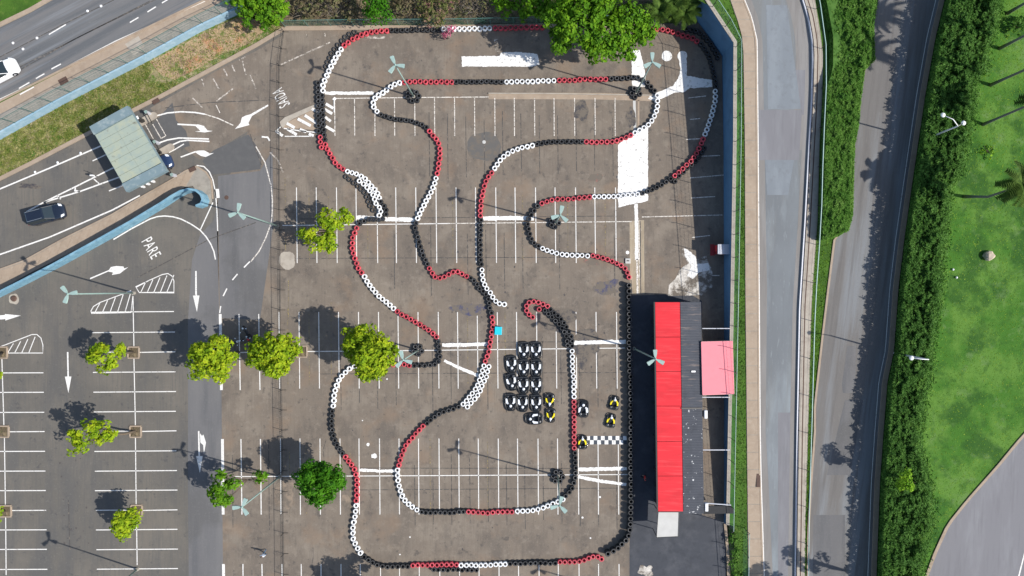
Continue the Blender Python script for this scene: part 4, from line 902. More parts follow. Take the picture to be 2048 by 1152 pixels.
# added inner sheet, no real branches, that keeps light from falling through the hedges
def core(name, left, right, y0, y1, hgt, label):
    ysx = list(range(int(y0), int(y1) + 1, 12)); mb = MB(); vs = []
    for y in ysx:
        a, b = interp(left, y), interp(right, y); m = 5
        for x, z in ((a + m, 0), (a + m + 2, hgt), (b - m - 14, hgt * .55), (b - m, 0)):
            q = P(x, y, E((576 - y) * S) + z); vs.append(q)
    fs = [(4 * i + k, 4 * i + k + 1, 4 * i + 5 + k, 4 * i + 4 + k) for i in range(len(ysx) - 1) for k in range(3)]
    mb.add(vs, fs)
    return mb
for hd, L_, R_, a, b, hg in ((bpy.data.objects['hedge'], H1L, H1R, -60, 470, .7), (bpy.data.objects['hedge.001'], H2L, H2R, -80, 1240, 2.0)):
    core('branches', L_, R_, a, b, hg, '').build('branches', M['leaf_hedge_dark'], hd)
# bushes on the bank and along the retaining wall verge
def ebush(label, px, py, r, hgt, mat, dens=26, name='bush', leaf=0.17, ry=None):
    q = PE(px, py, hgt * .5); b0 = (q[0], q[1], E(q[1])); t = thing(name, label, 'bush', b0)
    p, n = crown_pts([(0, 0, hgt * .5, r * S, (ry or r) * S, hgt * .5)], dens, .22, 10)
    link('foliage', leaf_mesh(p, n, leaf, mat, 'foliage'), t)
    mb = MB(); rd = random.Random(int(px))
    for _ in range(8): mb.tube([(0, 0, 0), (rd.uniform(-.7, .7) * r * S, rd.uniform(-.7, .7) * r * S, hgt * .8)], [.05, .01], 4)
    mb.build('stems', M['bark'], t); return t
tree('bright lime bush standing out of the tall hedge near the bottom', PE(1800, 948, 0), [blob(1806, 958, 6.6, 15, 20, fn=P), blob(1796, 966, 6.0, 14, 12), blob(1812, 972, 6.2, 14, 12)], M['leaf_bright'], leaf=0.16)
tree('tall tree growing in the hedge beyond the bottom frame edge, nearer the hedge', PE(1790, 1165, 0), [blob(1850, 1235, 9.5, 24, 22), blob(1815, 1222, 9, 16, 16), blob(1880, 1240, 9, 22, 20)], M['leaf_hedge'], dens=14, trunk=.3)
tree('tree beyond the bottom edge that shades the street rail', PE(1700, 1215, 0), [blob(1745, 1262, 8.5, 34, 30), blob(1712, 1255, 8, 26, 24)], M['leaf_hedge'], dens=16, trunk=.3)
ebush('low dark bush on the lawn near the upper palms', 2040, 50, 16, 1.6, M['leaf_hedge'])
ebush('bright yellow green weed patch on the lawn right of the hedge', 1976, 302, 15, 0.5, M['leaf_bright'], dens=10, leaf=.13)
for i, (px, py, r) in enumerate([(1462, 1075, 8), (1466, 1100, 9), (1462, 1125, 9), (1468, 1150, 9), (1470, 1180, 12)]):
    Y = (576 - py) * S; q = (P(px, py, 1.2)[0], Y)
    t = thing('bush', ['olive bush at the upper end of the bank', 'olive bush second down the bank', 'olive bush in the middle of the bank', 'olive bush low on the bank', 'olive bush at the bottom frame edge on the bank'][i], 'bush', (q[0] + .5, q[1], 0.35))
    p, n = crown_pts([(0, 0, .15, r * S, r * S * 1.3, .3)], 26, .2, 8); link('foliage', leaf_mesh(p, n, .13, M['leaf_hedge'], 'foliage'), t)
# loose grass standing on the verges and the lawn
def grass(name, pts_fn, n, mat, hgt, seed):
    rg = np.random.default_rng(seed); base = np.array([pts_fn(rg) for _ in range(n)]); a = rg.uniform(0, 6.28, n); w_ = rg.uniform(.04, .10, n); hh2 = rg.uniform(.5, 1.2, n) * hgt
    dx = np.stack([np.cos(a) * w_, np.sin(a) * w_, np.zeros(n)], 1); tip = np.stack([rg.normal(0, .10, n), rg.normal(0, .10, n), hh2], 1)
    v = np.stack([base - dx, base + dx, base + tip], 1).reshape(-1, 3)
    me = bpy.data.meshes.new(name); me.vertices.add(3 * n); me.vertices.foreach_set('co', v.astype(np.float32).ravel()); me.loops.add(3 * n)
    me.loops.foreach_set('vertex_index', np.arange(3 * n, dtype=np.int32)); me.polygons.add(n)
    me.polygons.foreach_set('loop_start', np.arange(0, 3 * n, 3, dtype=np.int32)); me.polygons.foreach_set('loop_total', np.full(n, 3, dtype=np.int32))
    me.materials.append(mat); me.update(calc_edges=True)
    o = link(name, me, kind='stuff'); return o
def lawn_pt(rg):
    while True:
        y = rg.uniform(-10, 1160); x0 = interp(H2R, y) - 4; x = x0 + rg.uniform(0, 1) * (2075 - x0)
        if y > 780 and x > interp([(780, 2136)] + ser, y) - 6: continue
        return PE(x, y)
tag(grass('grass', lawn_pt, 9000, M['grass_blade'], 0.035, 21), 'short bright green grass of the lawn beyond the hedge', 'grass')
def verge_pt(rg):
    y = rg.uniform(-10, 1160); a = interp(GR_L, y); b = interp(SWL, y); return PE(a + (b - a) * rg.uniform(0, 1), y)
tag(grass('grass', verge_pt, 3500, M['grass_dark_blade'], 0.12, 22), 'green grass in the strip above the blue retaining wall', 'grass')
def verge2_pt(rg):
    y = rg.uniform(465, 1150); a = interp(FEN, y); b = interp(K2, y) - 2; return PE(a + (b - a) * rg.uniform(0, 1), y)
tag(grass('grass', verge2_pt, 4000, M['grass_blade'], 0.12, 23), 'green grass strip between guard rail fence and back street', 'grass')
def nw_pt(rg):
    while True:
        x = rg.uniform(-10, 560); ya = interp([(a, b) for a, b in BLUE_NW], x) + 3; yb = interp([(a, b) for a, b in KERB_NW], x) - 7
        y = rg.uniform(ya, yb)
        if yb > ya and not (300 < x < 540 and y < 165 and rg.uniform() < .8): return P(x, y)
tag(grass('grass', nw_pt, 20000, M['grass_dry_blade'], 0.13, 24), 'patchy half dry grass on the verge behind the toll canopy', 'grass')

# palms
def frond_mesh(L=2.6, seed=1):
    rd = random.Random(seed); mb = MB(); pts = []
    for i in range(9):
        t = i / 8; pts.append(Vector((L * t * (1 - .18 * t), 0, .55 * math.sin(t * 2.2) - 1.0 * t * t)))
    mb.tube(pts, [.035 * (1 - .8 * i / 8) for i in range(9)], 4)
    for i in range(1, 9):
        for k in (0, .5):
            if i + k > 8: continue
            p = pts[i].lerp(pts[min(8, i + 1)], k); ln = (.75 - .05 * i) * rd.uniform(.85, 1.1)
            for s in (-1, 1):
                q = p + Vector((.35 * ln, s * ln, -.25 * ln)); wv = Vector((.13, 0, 0.0))
                mb.add([p - wv, p + wv, q], [(0, 1, 2)])
    return mb.mesh('frond', M['leaf_palm'])
FR = [frond_mesh(2.6, 1), frond_mesh(2.2, 2)]
def palm(label, base, top, nf=15, scale=1.0, bend=None):
    t = thing('palm_tree', label, 'palm tree', base, group='palm trees'); b = Vector((0, 0, 0)); e = Vector(top) - Vector(base)
    m = b.lerp(e, .4) + (Vector(bend) if bend else Vector((0, 0, 0)))
    MB().tube([b - Vector((0, 0, .1)), b.lerp(m, .5), m, m.lerp(e, .5) + Vector((0, 0, .1)), e], [.22, .15, .14, .13, .12], 8).build('trunk', M['palm_bark'], t, smooth=True)
    rd = random.Random(int(base[1] * 3))
    for k in range(nf):
        o = link('frond', FR[k % 2], t); o.location = e; o.rotation_euler = (rd.uniform(-.2, .2), rd.uniform(-.75, .35), 2 * math.pi * k / nf + rd.uniform(-.2, .2)); o.scale = (scale,) * 3
    return t
def palm_at(label, bx, by, hgt, **k):
    b = PE(bx, by); return palm(label, b, (b[0] + k.pop('dx', 0), b[1] + k.pop('dy', 0), b[2] + hgt), **k)
palm_at('palm at the top right corner, its crown outside the frame', 2014, 27, 12.0)
palm_at('second palm down at the right frame edge', 1999, 97, 12.5)
palm_at('third palm down at the right frame edge', 1981, 170, 12.5)
palm_at('shorter palm whose crown just touches the right frame edge', 1966, 249, 8.0, dx=.6, dy=.6)
palm_at('lone palm on the lawn with a bent trunk and drooping crown', 1928, 393, 8.6, bend=(0.3, -0.5, 0), scale=1.12, dx=.4, nf=20)
for lb, x, y, h in (('palm with dense crown above the top right tyre bend, left one', 1345, 8, 3.6), ('palm with dense crown above the top right tyre bend, right one', 1370, 26, 3.2),
                    ('palm half hidden behind the big tree crown', 1318, 22, 3.4), ('palm at the top frame edge beside the retaining wall', 1378, -12, 4.0), ('palm above the frame between big tree and wall', 1330, -30, 4)):
    q = P(x, y, h); palm(lb, (q[0], q[1], 0), (q[0], q[1], h), nf=17, scale=.85)

# boulder and small stones on the lawn
bm = bmesh.new(); bmesh.ops.create_icosphere(bm, subdivisions=2, radius=.62); rd = random.Random(5)
for v in bm.verts: v.co = Vector((v.co.x * 1.05, v.co.y * .95, v.co.z * .75)) * rd.uniform(.86, 1.1)
me = bpy.data.meshes.new('boulder'); bm.to_mesh(me); bm.free(); me.materials.append(M['stone']); q = PE(1975, 512)
tag(link('boulder', me, loc=(q[0], q[1], q[2] + .25)), 'pale beige boulder lying on the green lawn', 'boulder')
for lb, x, y in (('small white ball light on the lawn below the boulder, upper of two', 1905, 539), ('small white ball light on the lawn below the boulder, lower of two', 1912, 555)):
    q = PE(x, y); tag(MB().lathe([(.001, .22), (.1, .2), (.14, .1), (.1, 0)], 10, (0, 0, 0)).build('garden_light', M['white_plastic'], loc=q, smooth=True), lb, 'garden light', 'white garden lights')

# ------------------------------------------------------------------ tree planters
def planter(label, px, py, sz=22):
    t = thing('planter', label, 'planter', P(px, py), group='square kerb planters around the trees'); a = sz * S / 2
    for x, y, dx, dy in ((0, a, 2 * a, .16), (0, -a, 2 * a, .16), (a, 0, .16, 2 * a - .17), (-a, 0, .16, 2 * a - .17)):
        MB().box((x, y, .07), (dx, dy, .14)).build('kerbstone', M['beige_concrete'], t)
    MB().box((0, 0, .02), (2 * a - .17, 2 * a - .17, .06)).build('soil', M['litter_soil'], t)
for a in (('planter of the small leaning lime tree, upper of the three in the bay row', 267.5, 705), ('planter of the sparse yellow green tree, middle of the bay row', 271.5, 863), ('planter of the small oval tree, lowest of the bay row', 273.5, 1021),
          ('planter at the left frame edge, uppermost', 4, 705), ('planter at the left frame edge, middle one', 7, 863), ('planter at the left frame edge, lowest', 12, 1022), ('planter of the broad tree right of the motorcycles', 603, 703)): planter(*a)
t = thing('tree_stump', 'cut tree stump in a broken pad below the blue wall end', 'tree stump', P(28, 597))
MB().lathe([(.001, .22), (.28, .2), (.34, .1), (.42, -.02)], 10).build('stump', M['iron'], t); MB().prism([P(28 + (x - 28), y)[0:2] for x, y in round_pts(28, 598, 10, 11, wob=.1)], 0.004, .03).build('pad', M['pale_concrete'], None, kind='structure')

# ------------------------------------------------------------------ tyre barriers
def tyre_mesh(name, mats, top_i, body_i, ring_i, r=.305, wdt=.19):
    k = r / .305; mb = MB()
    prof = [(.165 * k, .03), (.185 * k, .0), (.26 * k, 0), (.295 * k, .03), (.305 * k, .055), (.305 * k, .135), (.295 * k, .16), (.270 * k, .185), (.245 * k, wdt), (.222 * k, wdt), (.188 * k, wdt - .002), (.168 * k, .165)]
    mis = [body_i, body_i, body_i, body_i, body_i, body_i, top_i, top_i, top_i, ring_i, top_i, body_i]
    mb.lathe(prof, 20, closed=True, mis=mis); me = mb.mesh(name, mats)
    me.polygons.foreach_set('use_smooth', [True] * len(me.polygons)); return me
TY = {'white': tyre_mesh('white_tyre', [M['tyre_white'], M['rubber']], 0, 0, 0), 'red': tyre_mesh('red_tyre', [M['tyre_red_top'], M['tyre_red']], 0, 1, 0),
      'black': tyre_mesh('black_tyre', [M['rubber'], M['rubber_highlight']], 0, 0, 1), 'tall': tyre_mesh('black_tyre', [M['rubber'], M['rubber_highlight']], 0, 0, 1, r=.33)}
ORD = ['first', 'second', 'third', 'fourth', 'fifth', 'sixth', 'seventh', 'eighth', 'ninth', 'tenth', 'eleventh', 'twelfth']
def ordinal(i):
    if i < 12: return ORD[i]
    n = i + 1; return f"{n}{'th' if 10 < n % 100 < 14 else {1: 'st', 2: 'nd', 3: 'rd'}.get(n % 10, 'th')}"
OFF = {'5': (512, 0), '6': (512, 288), '7': (512, 576), '8': (512, 864), '9': (1024, 0), 'A': (1024, 288), 'B': (1024, 576), 'C': (1024, 864)}
def run(col, desc, data, high=2, stuff=False):
    """one run of stacks: data = 'tile x,y x,y ...' read off enlarged tiles of the photo (4 px = 1 photo px)"""
    pts = []; off = None
    for tok in data.split():
        if tok in OFF: off = OFF[tok]; continue
        a, b = tok.split(','); pts.append((off[0] + float(a) / 4, off[1] + float(b) / 4))
    RUNS.append((col, desc, pts, high, stuff))
RUNS = []
W, D, K = 'white', 'red', 'black'
run(D, 'top left corner bend', '5 704,360 737,337 770,313 805,295 842,277 880,264 920,253 960,249 1001,245 1042,243')
run(K, 'top edge row before the pink bush', '5 1083,240 1126,240 1168,240 1210,239 1250,238 1293,237 1335,237 1375,237 1418,236 1460,235')
run(W, 'top edge row', '5 1500,230 1540,230 1582,230 1622,229 1663,228 1705,227 1746,226 1788,226 1829,225 1870,224')
run(D, 'top edge row left of the big tree', '5 1915,222 1955,222 1996,222 2037,220 9 32,218 75,217 117,216 158,216 200,216 240,216')
run(D, 'top edge row right of the big tree', '9 1122,232 1162,234 1205,234 1246,242 1287,255 1328,267 1368,281 1408,290 1446,303 1482,325')
run(K, 'shaded top right corner, inner row', '9 1512,352 1540,385 1562,420 1578,456 1592,494 1604,532 1614,572 1622,612 1627,652 1630,692')
run(K, 'shaded top right corner, outer row', '9 1395,232 1435,238 1472,248 1507,262 1538,290 1565,320 1590,352 1612,388 1632,422 1646,458')
run(W, 'shaded run beside the blue wall', '9 1628,730 1629,770 1627,810 1618,848 1610,885 1600,922 1587,961 1574,998 1560,1037 1545,1073')
run(D, 'slanting run below the blue wall', '9 1530,1113 1517,1143 A 1497,37 1477,73 1455,107 1430,138 1398,168 1366,198 1334,226 1302,252')
run(K, 'second row outside the slanting red run', 'A 1540,34 1521,68 1497,104 1470,136 1437,165 1404,192 1372,222 1340,252 1303,300')
run(K, 'slanting run meeting the white square', 'A 1268,277 1232,302 1198,326 1160,346 1122,364 1085,378 1045,390')
run(W, 'row across the foot of the white square', 'A 1003,401 965,405 926,407 888,411 850,417 812,419 774,420 736,420 697,420 659,421')
run(D, 'row above the middle lamp post', 'A 618,425 577,428 535,432 491,437 449,440 405,440 362,442 319,448 278,461 238,476')
run(K, 'bend left of the middle lamp post', 'A 205,495 177,532 152,565 135,600 127,640 132,680 142,720 154,758 179,790 210,815')
run(W, 'row below the middle lamp post', 'A 244,836 282,851 320,864 358,874 399,881 439,886 480,888 521,890 562,891 603,895')
run(D, 'run down to the pit lane start', 'A 646,893 685,901 725,910 763,923 800,938 838,954 873,971 904,996 925,1030 935,1066')
TALL = 'A 935,1132 B 935,25 937,70 937,115 937,162 938,208 938,253 938,298 940,344 938,388 937,436 938,481 941,528 940,574 941,620 942,664 947,710 948,753 949,798 949,844 950,892 950,938 949,985 950,1029 951,1075 951,1118 C 951,8 950,55 952,100 952,145 951,191 951,240 950,284 950,330 952,375 950,420 951,464 950,510 950,556 948,602 947,648 947,692 947,738 945,784 933,829 912,867 881,900 848,930 810,952 768,973'
run(K, 'tall wall of tyres beside the black floor', TALL, 4)
run(D, 'bottom row at its right end', 'C 716,1019 685,1000 648,998 613,1013 576,1026 538,1037 501,1041 462,1042 422,1042 384,1043')
run(K, 'bottom row between white and red', 'C 345,1050 305,1051 265,1050 226,1050 186,1050 146,1051 106,1052 66,1052 25,1053 8 2033,1055')
run(W, 'bottom row', '8 1993,1060 1955,1060 1915,1062 1875,1065 1835,1067 1796,1067 1758,1068 1720,1068 1680,1068 1640,1067')
run(D, 'bottom row left of the white run', '8 1602,1062 1562,1062 1523,1062 1484,1062 1446,1065 1408,1067 1369,1070 1330,1068 1291,1067 1253,1070')
run(K, 'bottom left corner bend', '8 1213,1077 1173,1077 1133,1076 1092,1077 1052,1078 1010,1075 970,1064 932,1045 897,1025 862,1000')
run(K, 'extra row outside the bottom row', '8 1420,1103 1459,1103 1497,1103 1534,1103 1574,1103 1612,1103 1650,1106 1688,1106 1725,1106 1765,1103')
run(W, 'lower left side run', '8 835,970 810,934 790,894 776,855 773,811 773,767 781,723 789,680 795,637 800,592')
run(D, 'run right of the deep green tree', '8 800,549 803,507 804,465 805,424 804,383 798,341 786,300 763,265 739,233 714,200')
run(K, 'run above the deep green tree', '8 690,170 668,137 645,103 630,68 617,30 7 608,1140 604,1103 604,1065 605,1025 608,985')
run(W, 'run left below the large lime tree', '7 616,945 618,903 622,861 630,820 643,779 660,740 684,704 713,674 746,648 783,630')
run(D, 'row under the large lime tree', '7 825,622 870,618 915,616 960,615 1005,615 1050,615 1095,615 1140,615 1182,614 1225,620')
run(K, 'bend right of the small lamp post', '7 1265,620 1307,622 1348,620 1390,620 1428,614 1457,587 1468,549 1467,510 1463,470 1457,432')
run(D, 'slanting run above the small lamp post', '7 1443,392 1413,362 1379,337 1344,315 1309,292 1273,271 1237,250 1200,230 1165,212 1130,188')
run(W, 'slanting run in the left middle', '7 1098,165 1069,138 1040,113 1010,88 981,65 954,36 929,8 6 907,1128 886,1096 865,1062')
run(D, 'left bow right of the three clump tree', '6 843,1028 818,994 803,955 790,914 778,875 771,834 770,793 773,750 785,710 802,672')
run(K, 'short hook above the left red bow', '6 828,635 865,615 900,604 938,602 977,605 1012,598 1036,563 1038,527 1023,493 998,462')
run(W, 'outer row of the double bend', '6 984,427 972,392 947,364 922,337 898,306 870,277 839,256 802,240 765,228 728,217')
run(W, 'inner row of the double bend', '6 984,572 998,540 983,505 960,475 947,440 935,405 908,375 884,345 859,317 826,293')
run(K, 'low single row beside the white double bend', '6 937,530 915,495 900,462 888,425 870,390 842,362 815,338 783,312 750,284 720,262', 1)
run(D, 'left side run below the hatching', '6 693,199 660,177 632,147 612,110 590,74 567,38 553,2 521,27 5 515,1135 512,1095')
run(K, 'left column of the double row by the hatching', '5 497,1048 497,1003 497,963 495,928 495,890 495,850 496,812 497,778 494,738 495,700 495,662')
run(K, 'right column of the double row by the hatching', '5 547,1115 541,1078 537,1038 535,998 535,960 532,920 530,880 528,840 528,800 528,765')
run(W, 'upper left side run', '5 532,722 533,681 545,641 562,603 580,567 598,530 616,494 634,460 656,425 679,391')
run(K, 'single row outside the upper left white run', '5 560,530 573,497 590,463 606,427 630,393 656,358 688,325 715,297 750,272 788,258', 1)
run(W, 'bend around the upper left lamp post', '5 1145,660 1107,674 1074,694 1043,716 1012,740 978,760 948,783 935,820 940,856 965,888')
run(D, 'upper inner row right of the first lamp post', '5 1185,655 1228,652 1270,650 1312,652 1355,654 1397,655 1440,654 1481,652 1523,653 1565,656')
run(K, 'upper inner row', '5 1603,653 1645,653 1685,653 1726,653 1765,653 1803,653 1843,652 1883,652 1923,652 1962,653')
run(W, 'upper inner row', '5 2003,653 9 -5,652 40,650 82,650 124,650 165,651 207,648 249,645 290,645 333,642')
run(D, 'upper inner row left of the second lamp post', '9 377,642 418,640 460,640 501,640 542,636 583,632 625,632 667,632 708,632 750,632')
run(K, 'bend above the second lamp post', '9 795,630 838,626 880,624 926,622 967,620 1007,622 1045,635 1083,660 1113,692 1140,727')
run(W, 'bend right of the second lamp post', '9 1160,764 1165,804 1165,848 1156,888 1140,928 1118,964 1090,996 1057,1020 1021,1042 984,1062')
run(D, 'row ending at the top of the white square', '9 950,1082 913,1098 876,1113 838,1126 800,1133 758,1133 717,1135 677,1136 637,1135 596,1134')
run(K, 'row under the first parking bays', '9 555,1133 515,1133 475,1133 437,1133 398,1133 358,1134 319,1136 280,1140 240,1146 200,1152')
run(W, 'bend right of the round asphalt patch', 'A 160,12 120,20 81,27 43,40 3,55 6 2015,75 1982,98 1953,129 1929,162 1907,195')
run(D, 'straight down from the round asphalt patch', '6 1883,231 1860,264 1840,298 1826,337 1817,376 1809,415 1802,455 1799,495 1796,533 1795,572')
run(K, 'straight down the centre', '6 1797,610 1797,650 1796,690 1795,729 1794,768 1794,808 1795,849 1795,888 1797,927 1803,965')
run(W, 'free end in the centre', '6 1807,1007 1811,1047 1817,1087 1829,1125 1847,1157 7 1873,38 1893,74 1916,105 1948,124 1988,130')
run(K, 'curve below the first lamp post', '5 1000,915 1037,930 1077,943 1118,955 1160,957 1203,962 1246,967 1286,980 1325,997 1360,1017')
run(D, 'bow left of the round asphalt patch', '5 1388,1049 1415,1082 1440,1112 1460,1146 6 1469,36 1471,75 1469,115 1461,156 1455,196 1449,236')
run(W, 'slanting run left of centre', '6 1440,272 1428,312 1413,349 1397,386 1379,420 1359,455 1341,490 1323,525 1308,560 1292,596')
run(K, 'curve down from the long white stroke', '6 1277,632 1273,672 1282,708 1294,745 1303,782 1312,820 1325,855 1338,892 1354,928 1370,962')
run(D, 'shallow curl left of centre', '6 1387,997 1408,1032 1430,1062 1468,1073 1505,1062 1540,1043 1574,1025 1611,1023 1647,1038 1682,1058')
run(K, 'slanting run in the centre', '6 1718,1075 1743,1092 1768,1122 7 1790,5 1815,24 1838,50 1858,85 1865,122 1872,160 1883,197')
run(D, 'run beside the cyan box', '7 1887,236 1893,275 1892,314 1887,353 1881,392 1875,432 1868,470 1862,510 1850,549 1833,586')
run(W, 'left row of the double row left of the karts', '7 1822,624 1810,662 1800,700 1785,739 1771,775 1753,810 1730,843 1706,873 1681,902 1655,930')
run(W, 'right row of the double row left of the karts', '7 1861,630 1852,670 1843,710 1826,747 1808,785 1793,823 1772,858 1747,891 1719,921 1688,952')
run(K, 'run down from the white double row', '7 1618,950 1578,967 1540,980 1500,992 1463,1008 1430,1032 1395,1056 1366,1084')
run(D, 'bow left of the lower bays', '7 1334,1108 1306,1138 8 1277,15 1250,46 1222,76 1198,110 1180,149 1164,188 1153,228 1141,268')
run(W, 'lower left bend of the inner loop', '8 1130,307 1130,349 1133,390 1142,432 1153,471 1169,512 1190,549 1217,580 1250,603 1286,624')
run(K, 'lower row of the inner loop', '8 1322,640 1358,645 1397,646 1435,646 1474,645 1510,645 1549,648 1587,645 1625,640 1660,637')
run(D, 'lower row of the inner loop', '8 1699,640 1737,642 1775,646 1813,650 1853,650 1892,645 1933,642 1971,640 2010,640 2047,640')
run(W, 'lower row of the inner loop', 'C 42,635 84,635 125,633 166,629 207,620 246,607 286,592 325,577 365,560 405,540')
run(K, 'bend right of the lowest lamp post', 'C 430,512 460,482 482,450 495,410 503,369 507,328 508,288 506,247 506,208 502,168')
run(D, 'straight run beside the start line', 'C 498,127 498,85 497,42 498,3 B 497,1113 497,1072 495,1032 495,992 496,951 496,912')
run(W, 'straight run right of the parked karts', 'B 495,870 494,830 493,790 493,749 490,709 487,668 483,628 482,588 481,547 481,504')
run(K, 'right row of the double row above the karts', 'B 481,465 482,425 474,387 456,350 435,313 415,280 392,250 365,223 337,198 308,172')
run(D, 'hook shaped end above the karts', 'B 282,147 245,130 211,115 174,107 136,117 115,144 115,181 137,211 166,235 218,169')
run(K, 'left row of the double row above the karts', 'B 262,180 290,205 319,233 347,262 376,288 400,320 419,352 435,387 441,425 445,462')
run(K, 'ring around the first lamp post', '5 1215,745 1247,728 1282,737 1300,767 1286,801 1248,805 1215,778')
run(K, 'ring around the second lamp post', '9 958,748 978,708 1016,712 1024,752 985,776')
run(K, 'ring around the middle lamp post', 'A 315,612 315,650 345,662 375,632 352,602')
run(K, 'ring around the lowest lamp post', 'C 350,320 390,325 408,362 385,394 345,394 330,355')
run(K, 'ring around the small lamp post', '7 1275,470 1310,470 1325,507 1297,532 1262,508')
protos = {}; n_black = 0; rest = []
rd = random.Random(11)
order = sorted(range(len(RUNS)), key=lambda i: 0 if RUNS[i][0] != K else (1 if 'shaded' not in RUNS[i][1] and 'single' not in RUNS[i][1] else 2))
def tyre_stack(col, high, key):
    nm = f'{col}_tyre_stack'; t = thing(nm, '', 'tyre stack', (0, 0, 0)); me = TY['tall' if high == 4 else col]
    for k in range(high):
        o = link('tyre', me, t); o.location = (rd.uniform(-.015, .015), rd.uniform(-.015, .015), .192 * k)
    return t
for ri in order:
    col, desc, pts, high, st = RUNS[ri]; top = .19 * high - .01
    ends = [P(*p, top) for p in pts]
    ring = 'ring' in desc
    horiz = abs(pts[0][0] - pts[-1][0]) >= abs(pts[0][1] - pts[-1][1])
    seq = list(pts)
    if not ring:
        if horiz and seq[0][0] > seq[-1][0]: seq.reverse()
        if not horiz and seq[0][1] > seq[-1][1]: seq.reverse()
    frm = 'counted clockwise' if ring else ('from left' if horiz else 'from top')
    for i, (px, py) in enumerate(seq):
        q = P(px, py, top); loc = (q[0] + rd.uniform(-.025, .025), q[1] + rd.uniform(-.025, .025), 0.022)
        if col == K:
            n_black += 1
            if n_black > 300: rest.append((loc, high)); continue
        key = (col, high)
        if key not in protos: protos[key] = tyre_stack(col, high, key); t = protos[key]
        else: t = copy_tree(protos[key])
        t.location = loc; t.rotation_euler = (rd.gauss(0, .022), rd.gauss(0, .022), rd.uniform(0, 6.28)); t.scale = (rd.uniform(.95, 1.04),) * 2 + (1,)
        t['label'] = f'{ordinal(i)} {col} tyre stack {frm}, {desc}'; t['group'] = f'{col} tyre stacks of the track barrier'
print('black stacks', n_black, 'rest', len(rest))
if rest:
    src = TY['black']; cv = np.array([v.co[:] for v in src.vertices]); fc = [tuple(p.vertices) for p in src.polygons]; fm = [p.material_index for p in src.polygons]
    mb = MB()
    for (x, y, z), high in rest:
        for k in range(high): mb.add(cv + np.array([x, y, z + .192 * k]), fc); mb.m[-len(fc):] = fm
    o = mb.build('tyre_barrier', [M['rubber'], M['rubber_highlight']], kind='stuff', smooth=True)
    tag(o, 'rows of low black tyres on the far side of the outer barrier', 'tyre barrier')

# ------------------------------------------------------------------ lamp posts
def lamp_post(label, base, head, rot, h=11.0, arms=3, rr=1.0):
    b = P(*base); e = P(*head, h); t = thing('lamp_post', label, 'lamp post', b, group='three headed lamp posts of the car park')
    e = Vector((e[0] - b[0], e[1] - b[1], h))
    MB().tube([(0, 0, 0), e * .5, e], [.11, .085, .06], 10).build('pole', M['pole_shaft'], t, smooth=True)
    MB().lathe([(.001, .32), (.2, .3), (.24, .02), (.24, 0)], 10).build('base', M['grey_concrete'], t)
    MB().lathe([(.001, .16), (.1, .12), (.13, 0), (.1, -.12), (.001, -.14)], 10, tuple(e)).build('hub', M['pole_shaft'], t, smooth=True)
    for k in range(3):
        a = rot + k * 2 * math.pi / 3; mb = MB(); d = Vector((math.cos(a), math.sin(a), 0)); n = Vector((-d.y, d.x, 0)); vs = []
        for z in (-.05, .06):
            for u, wv in ((.08, .05), (.42, .18), (.92, .24), (.98, .18), (.98, -.18), (.92, -.24), (.42, -.18), (.08, -.05)):
                kk = 1.0 if z < 0 else .85; vs.append(e + d * (u * rr) + n * wv * kk + Vector((0, 0, z + .03 * u)))
        fs = [tuple(range(8))[::-1], tuple(range(8, 16))] + [(i, (i + 1) % 8, 8 + (i + 1) % 8, 8 + i) for i in range(8)]
        mb.add(vs, fs).build('luminaire', M['pole_green'], t)
    return t
lamp_post('lamp post in the ring of tyres at the upper left of the track', (828, 194), (790.5, 130), R(113))
lamp_post('lamp post in the ring of tyres at the upper right of the track', (1272, 186), (1304.5, 124), R(90))
lamp_post('lamp post in the ring of tyres at mid right of the track', (1111, 446), (1120.5, 430), R(78))
lamp_post('lamp post in the ring of tyres at the bottom of the track', (1116, 951), (1119, 1011), R(75))
lamp_post('leaning lamp post by the metal railing left of the three clump tree', (556, 452), (475.5, 425), R(80))
lamp_post('lamp post by the deep green tree, its head over the white bay line', (560, 953), (484, 1014), R(65))
lamp_post('lamp post half behind the large lime tree', (837, 700), (806, 720), R(105))
lamp_post('lamp post whose head overlaps the red roof', (1268, 697), (1311, 718), R(93))
lamp_post('lamp post with the longest pole, left of the PARE lettering', (268, 586), (136, 588), R(130), h=11.8)
lamp_post('lamp post at the bottom left, head beyond the frame', (275, 1138), (180, 1222), R(100))
lamp_post('lamp post south of the frame at lower left, known by its shadow', (838, 1198), (800, 1292), R(30))
lamp_post('lamp post south of the frame at lower right, known by its shadow', (1276, 1196), (1310, 1290), R(90))
# two small floodlights on the long pole
# street lamps in the hedge
def street_lamp(label, base, top, heads, hgt=7.0):
    b = PE(*base); z = b[2]; e = P(*top, z + hgt); t = thing('street_lamp', label, 'street lamp', b, group='street lamps in the tall hedge')
    ev = Vector((e[0] - b[0], e[1] - b[1], hgt)); MB().tube([(0, 0, 0), ev], [.12, .07], 8).build('pole', M['galv'], t, smooth=True)
    for hx, hy in heads:
        q = P(hx, hy, z + hgt + .4); qv = Vector((q[0] - b[0], q[1] - b[1], hgt + .4)); mid = ev.lerp(qv, .5) + Vector((0, 0, .45))
        ar = MB().tube([ev, mid, qv], [.05, .045, .04], 6).build('arm', M['white_plastic'], t, smooth=True)
        MB().lathe([(.001, .14), (.2, .1), (.26, 0), (.18, -.08), (.001, -.1)], 10, tuple(qv)).build('lamp_head', M['white_plastic'], ar, smooth=True)
street_lamp('double armed street lamp in the upper part of the tall hedge', (1846, 280), (1916, 252), [(1886, 230), (1927, 246)])
street_lamp('single armed street lamp in the middle of the tall hedge', (1787, 706), (1857, 719), [(1823, 716)])

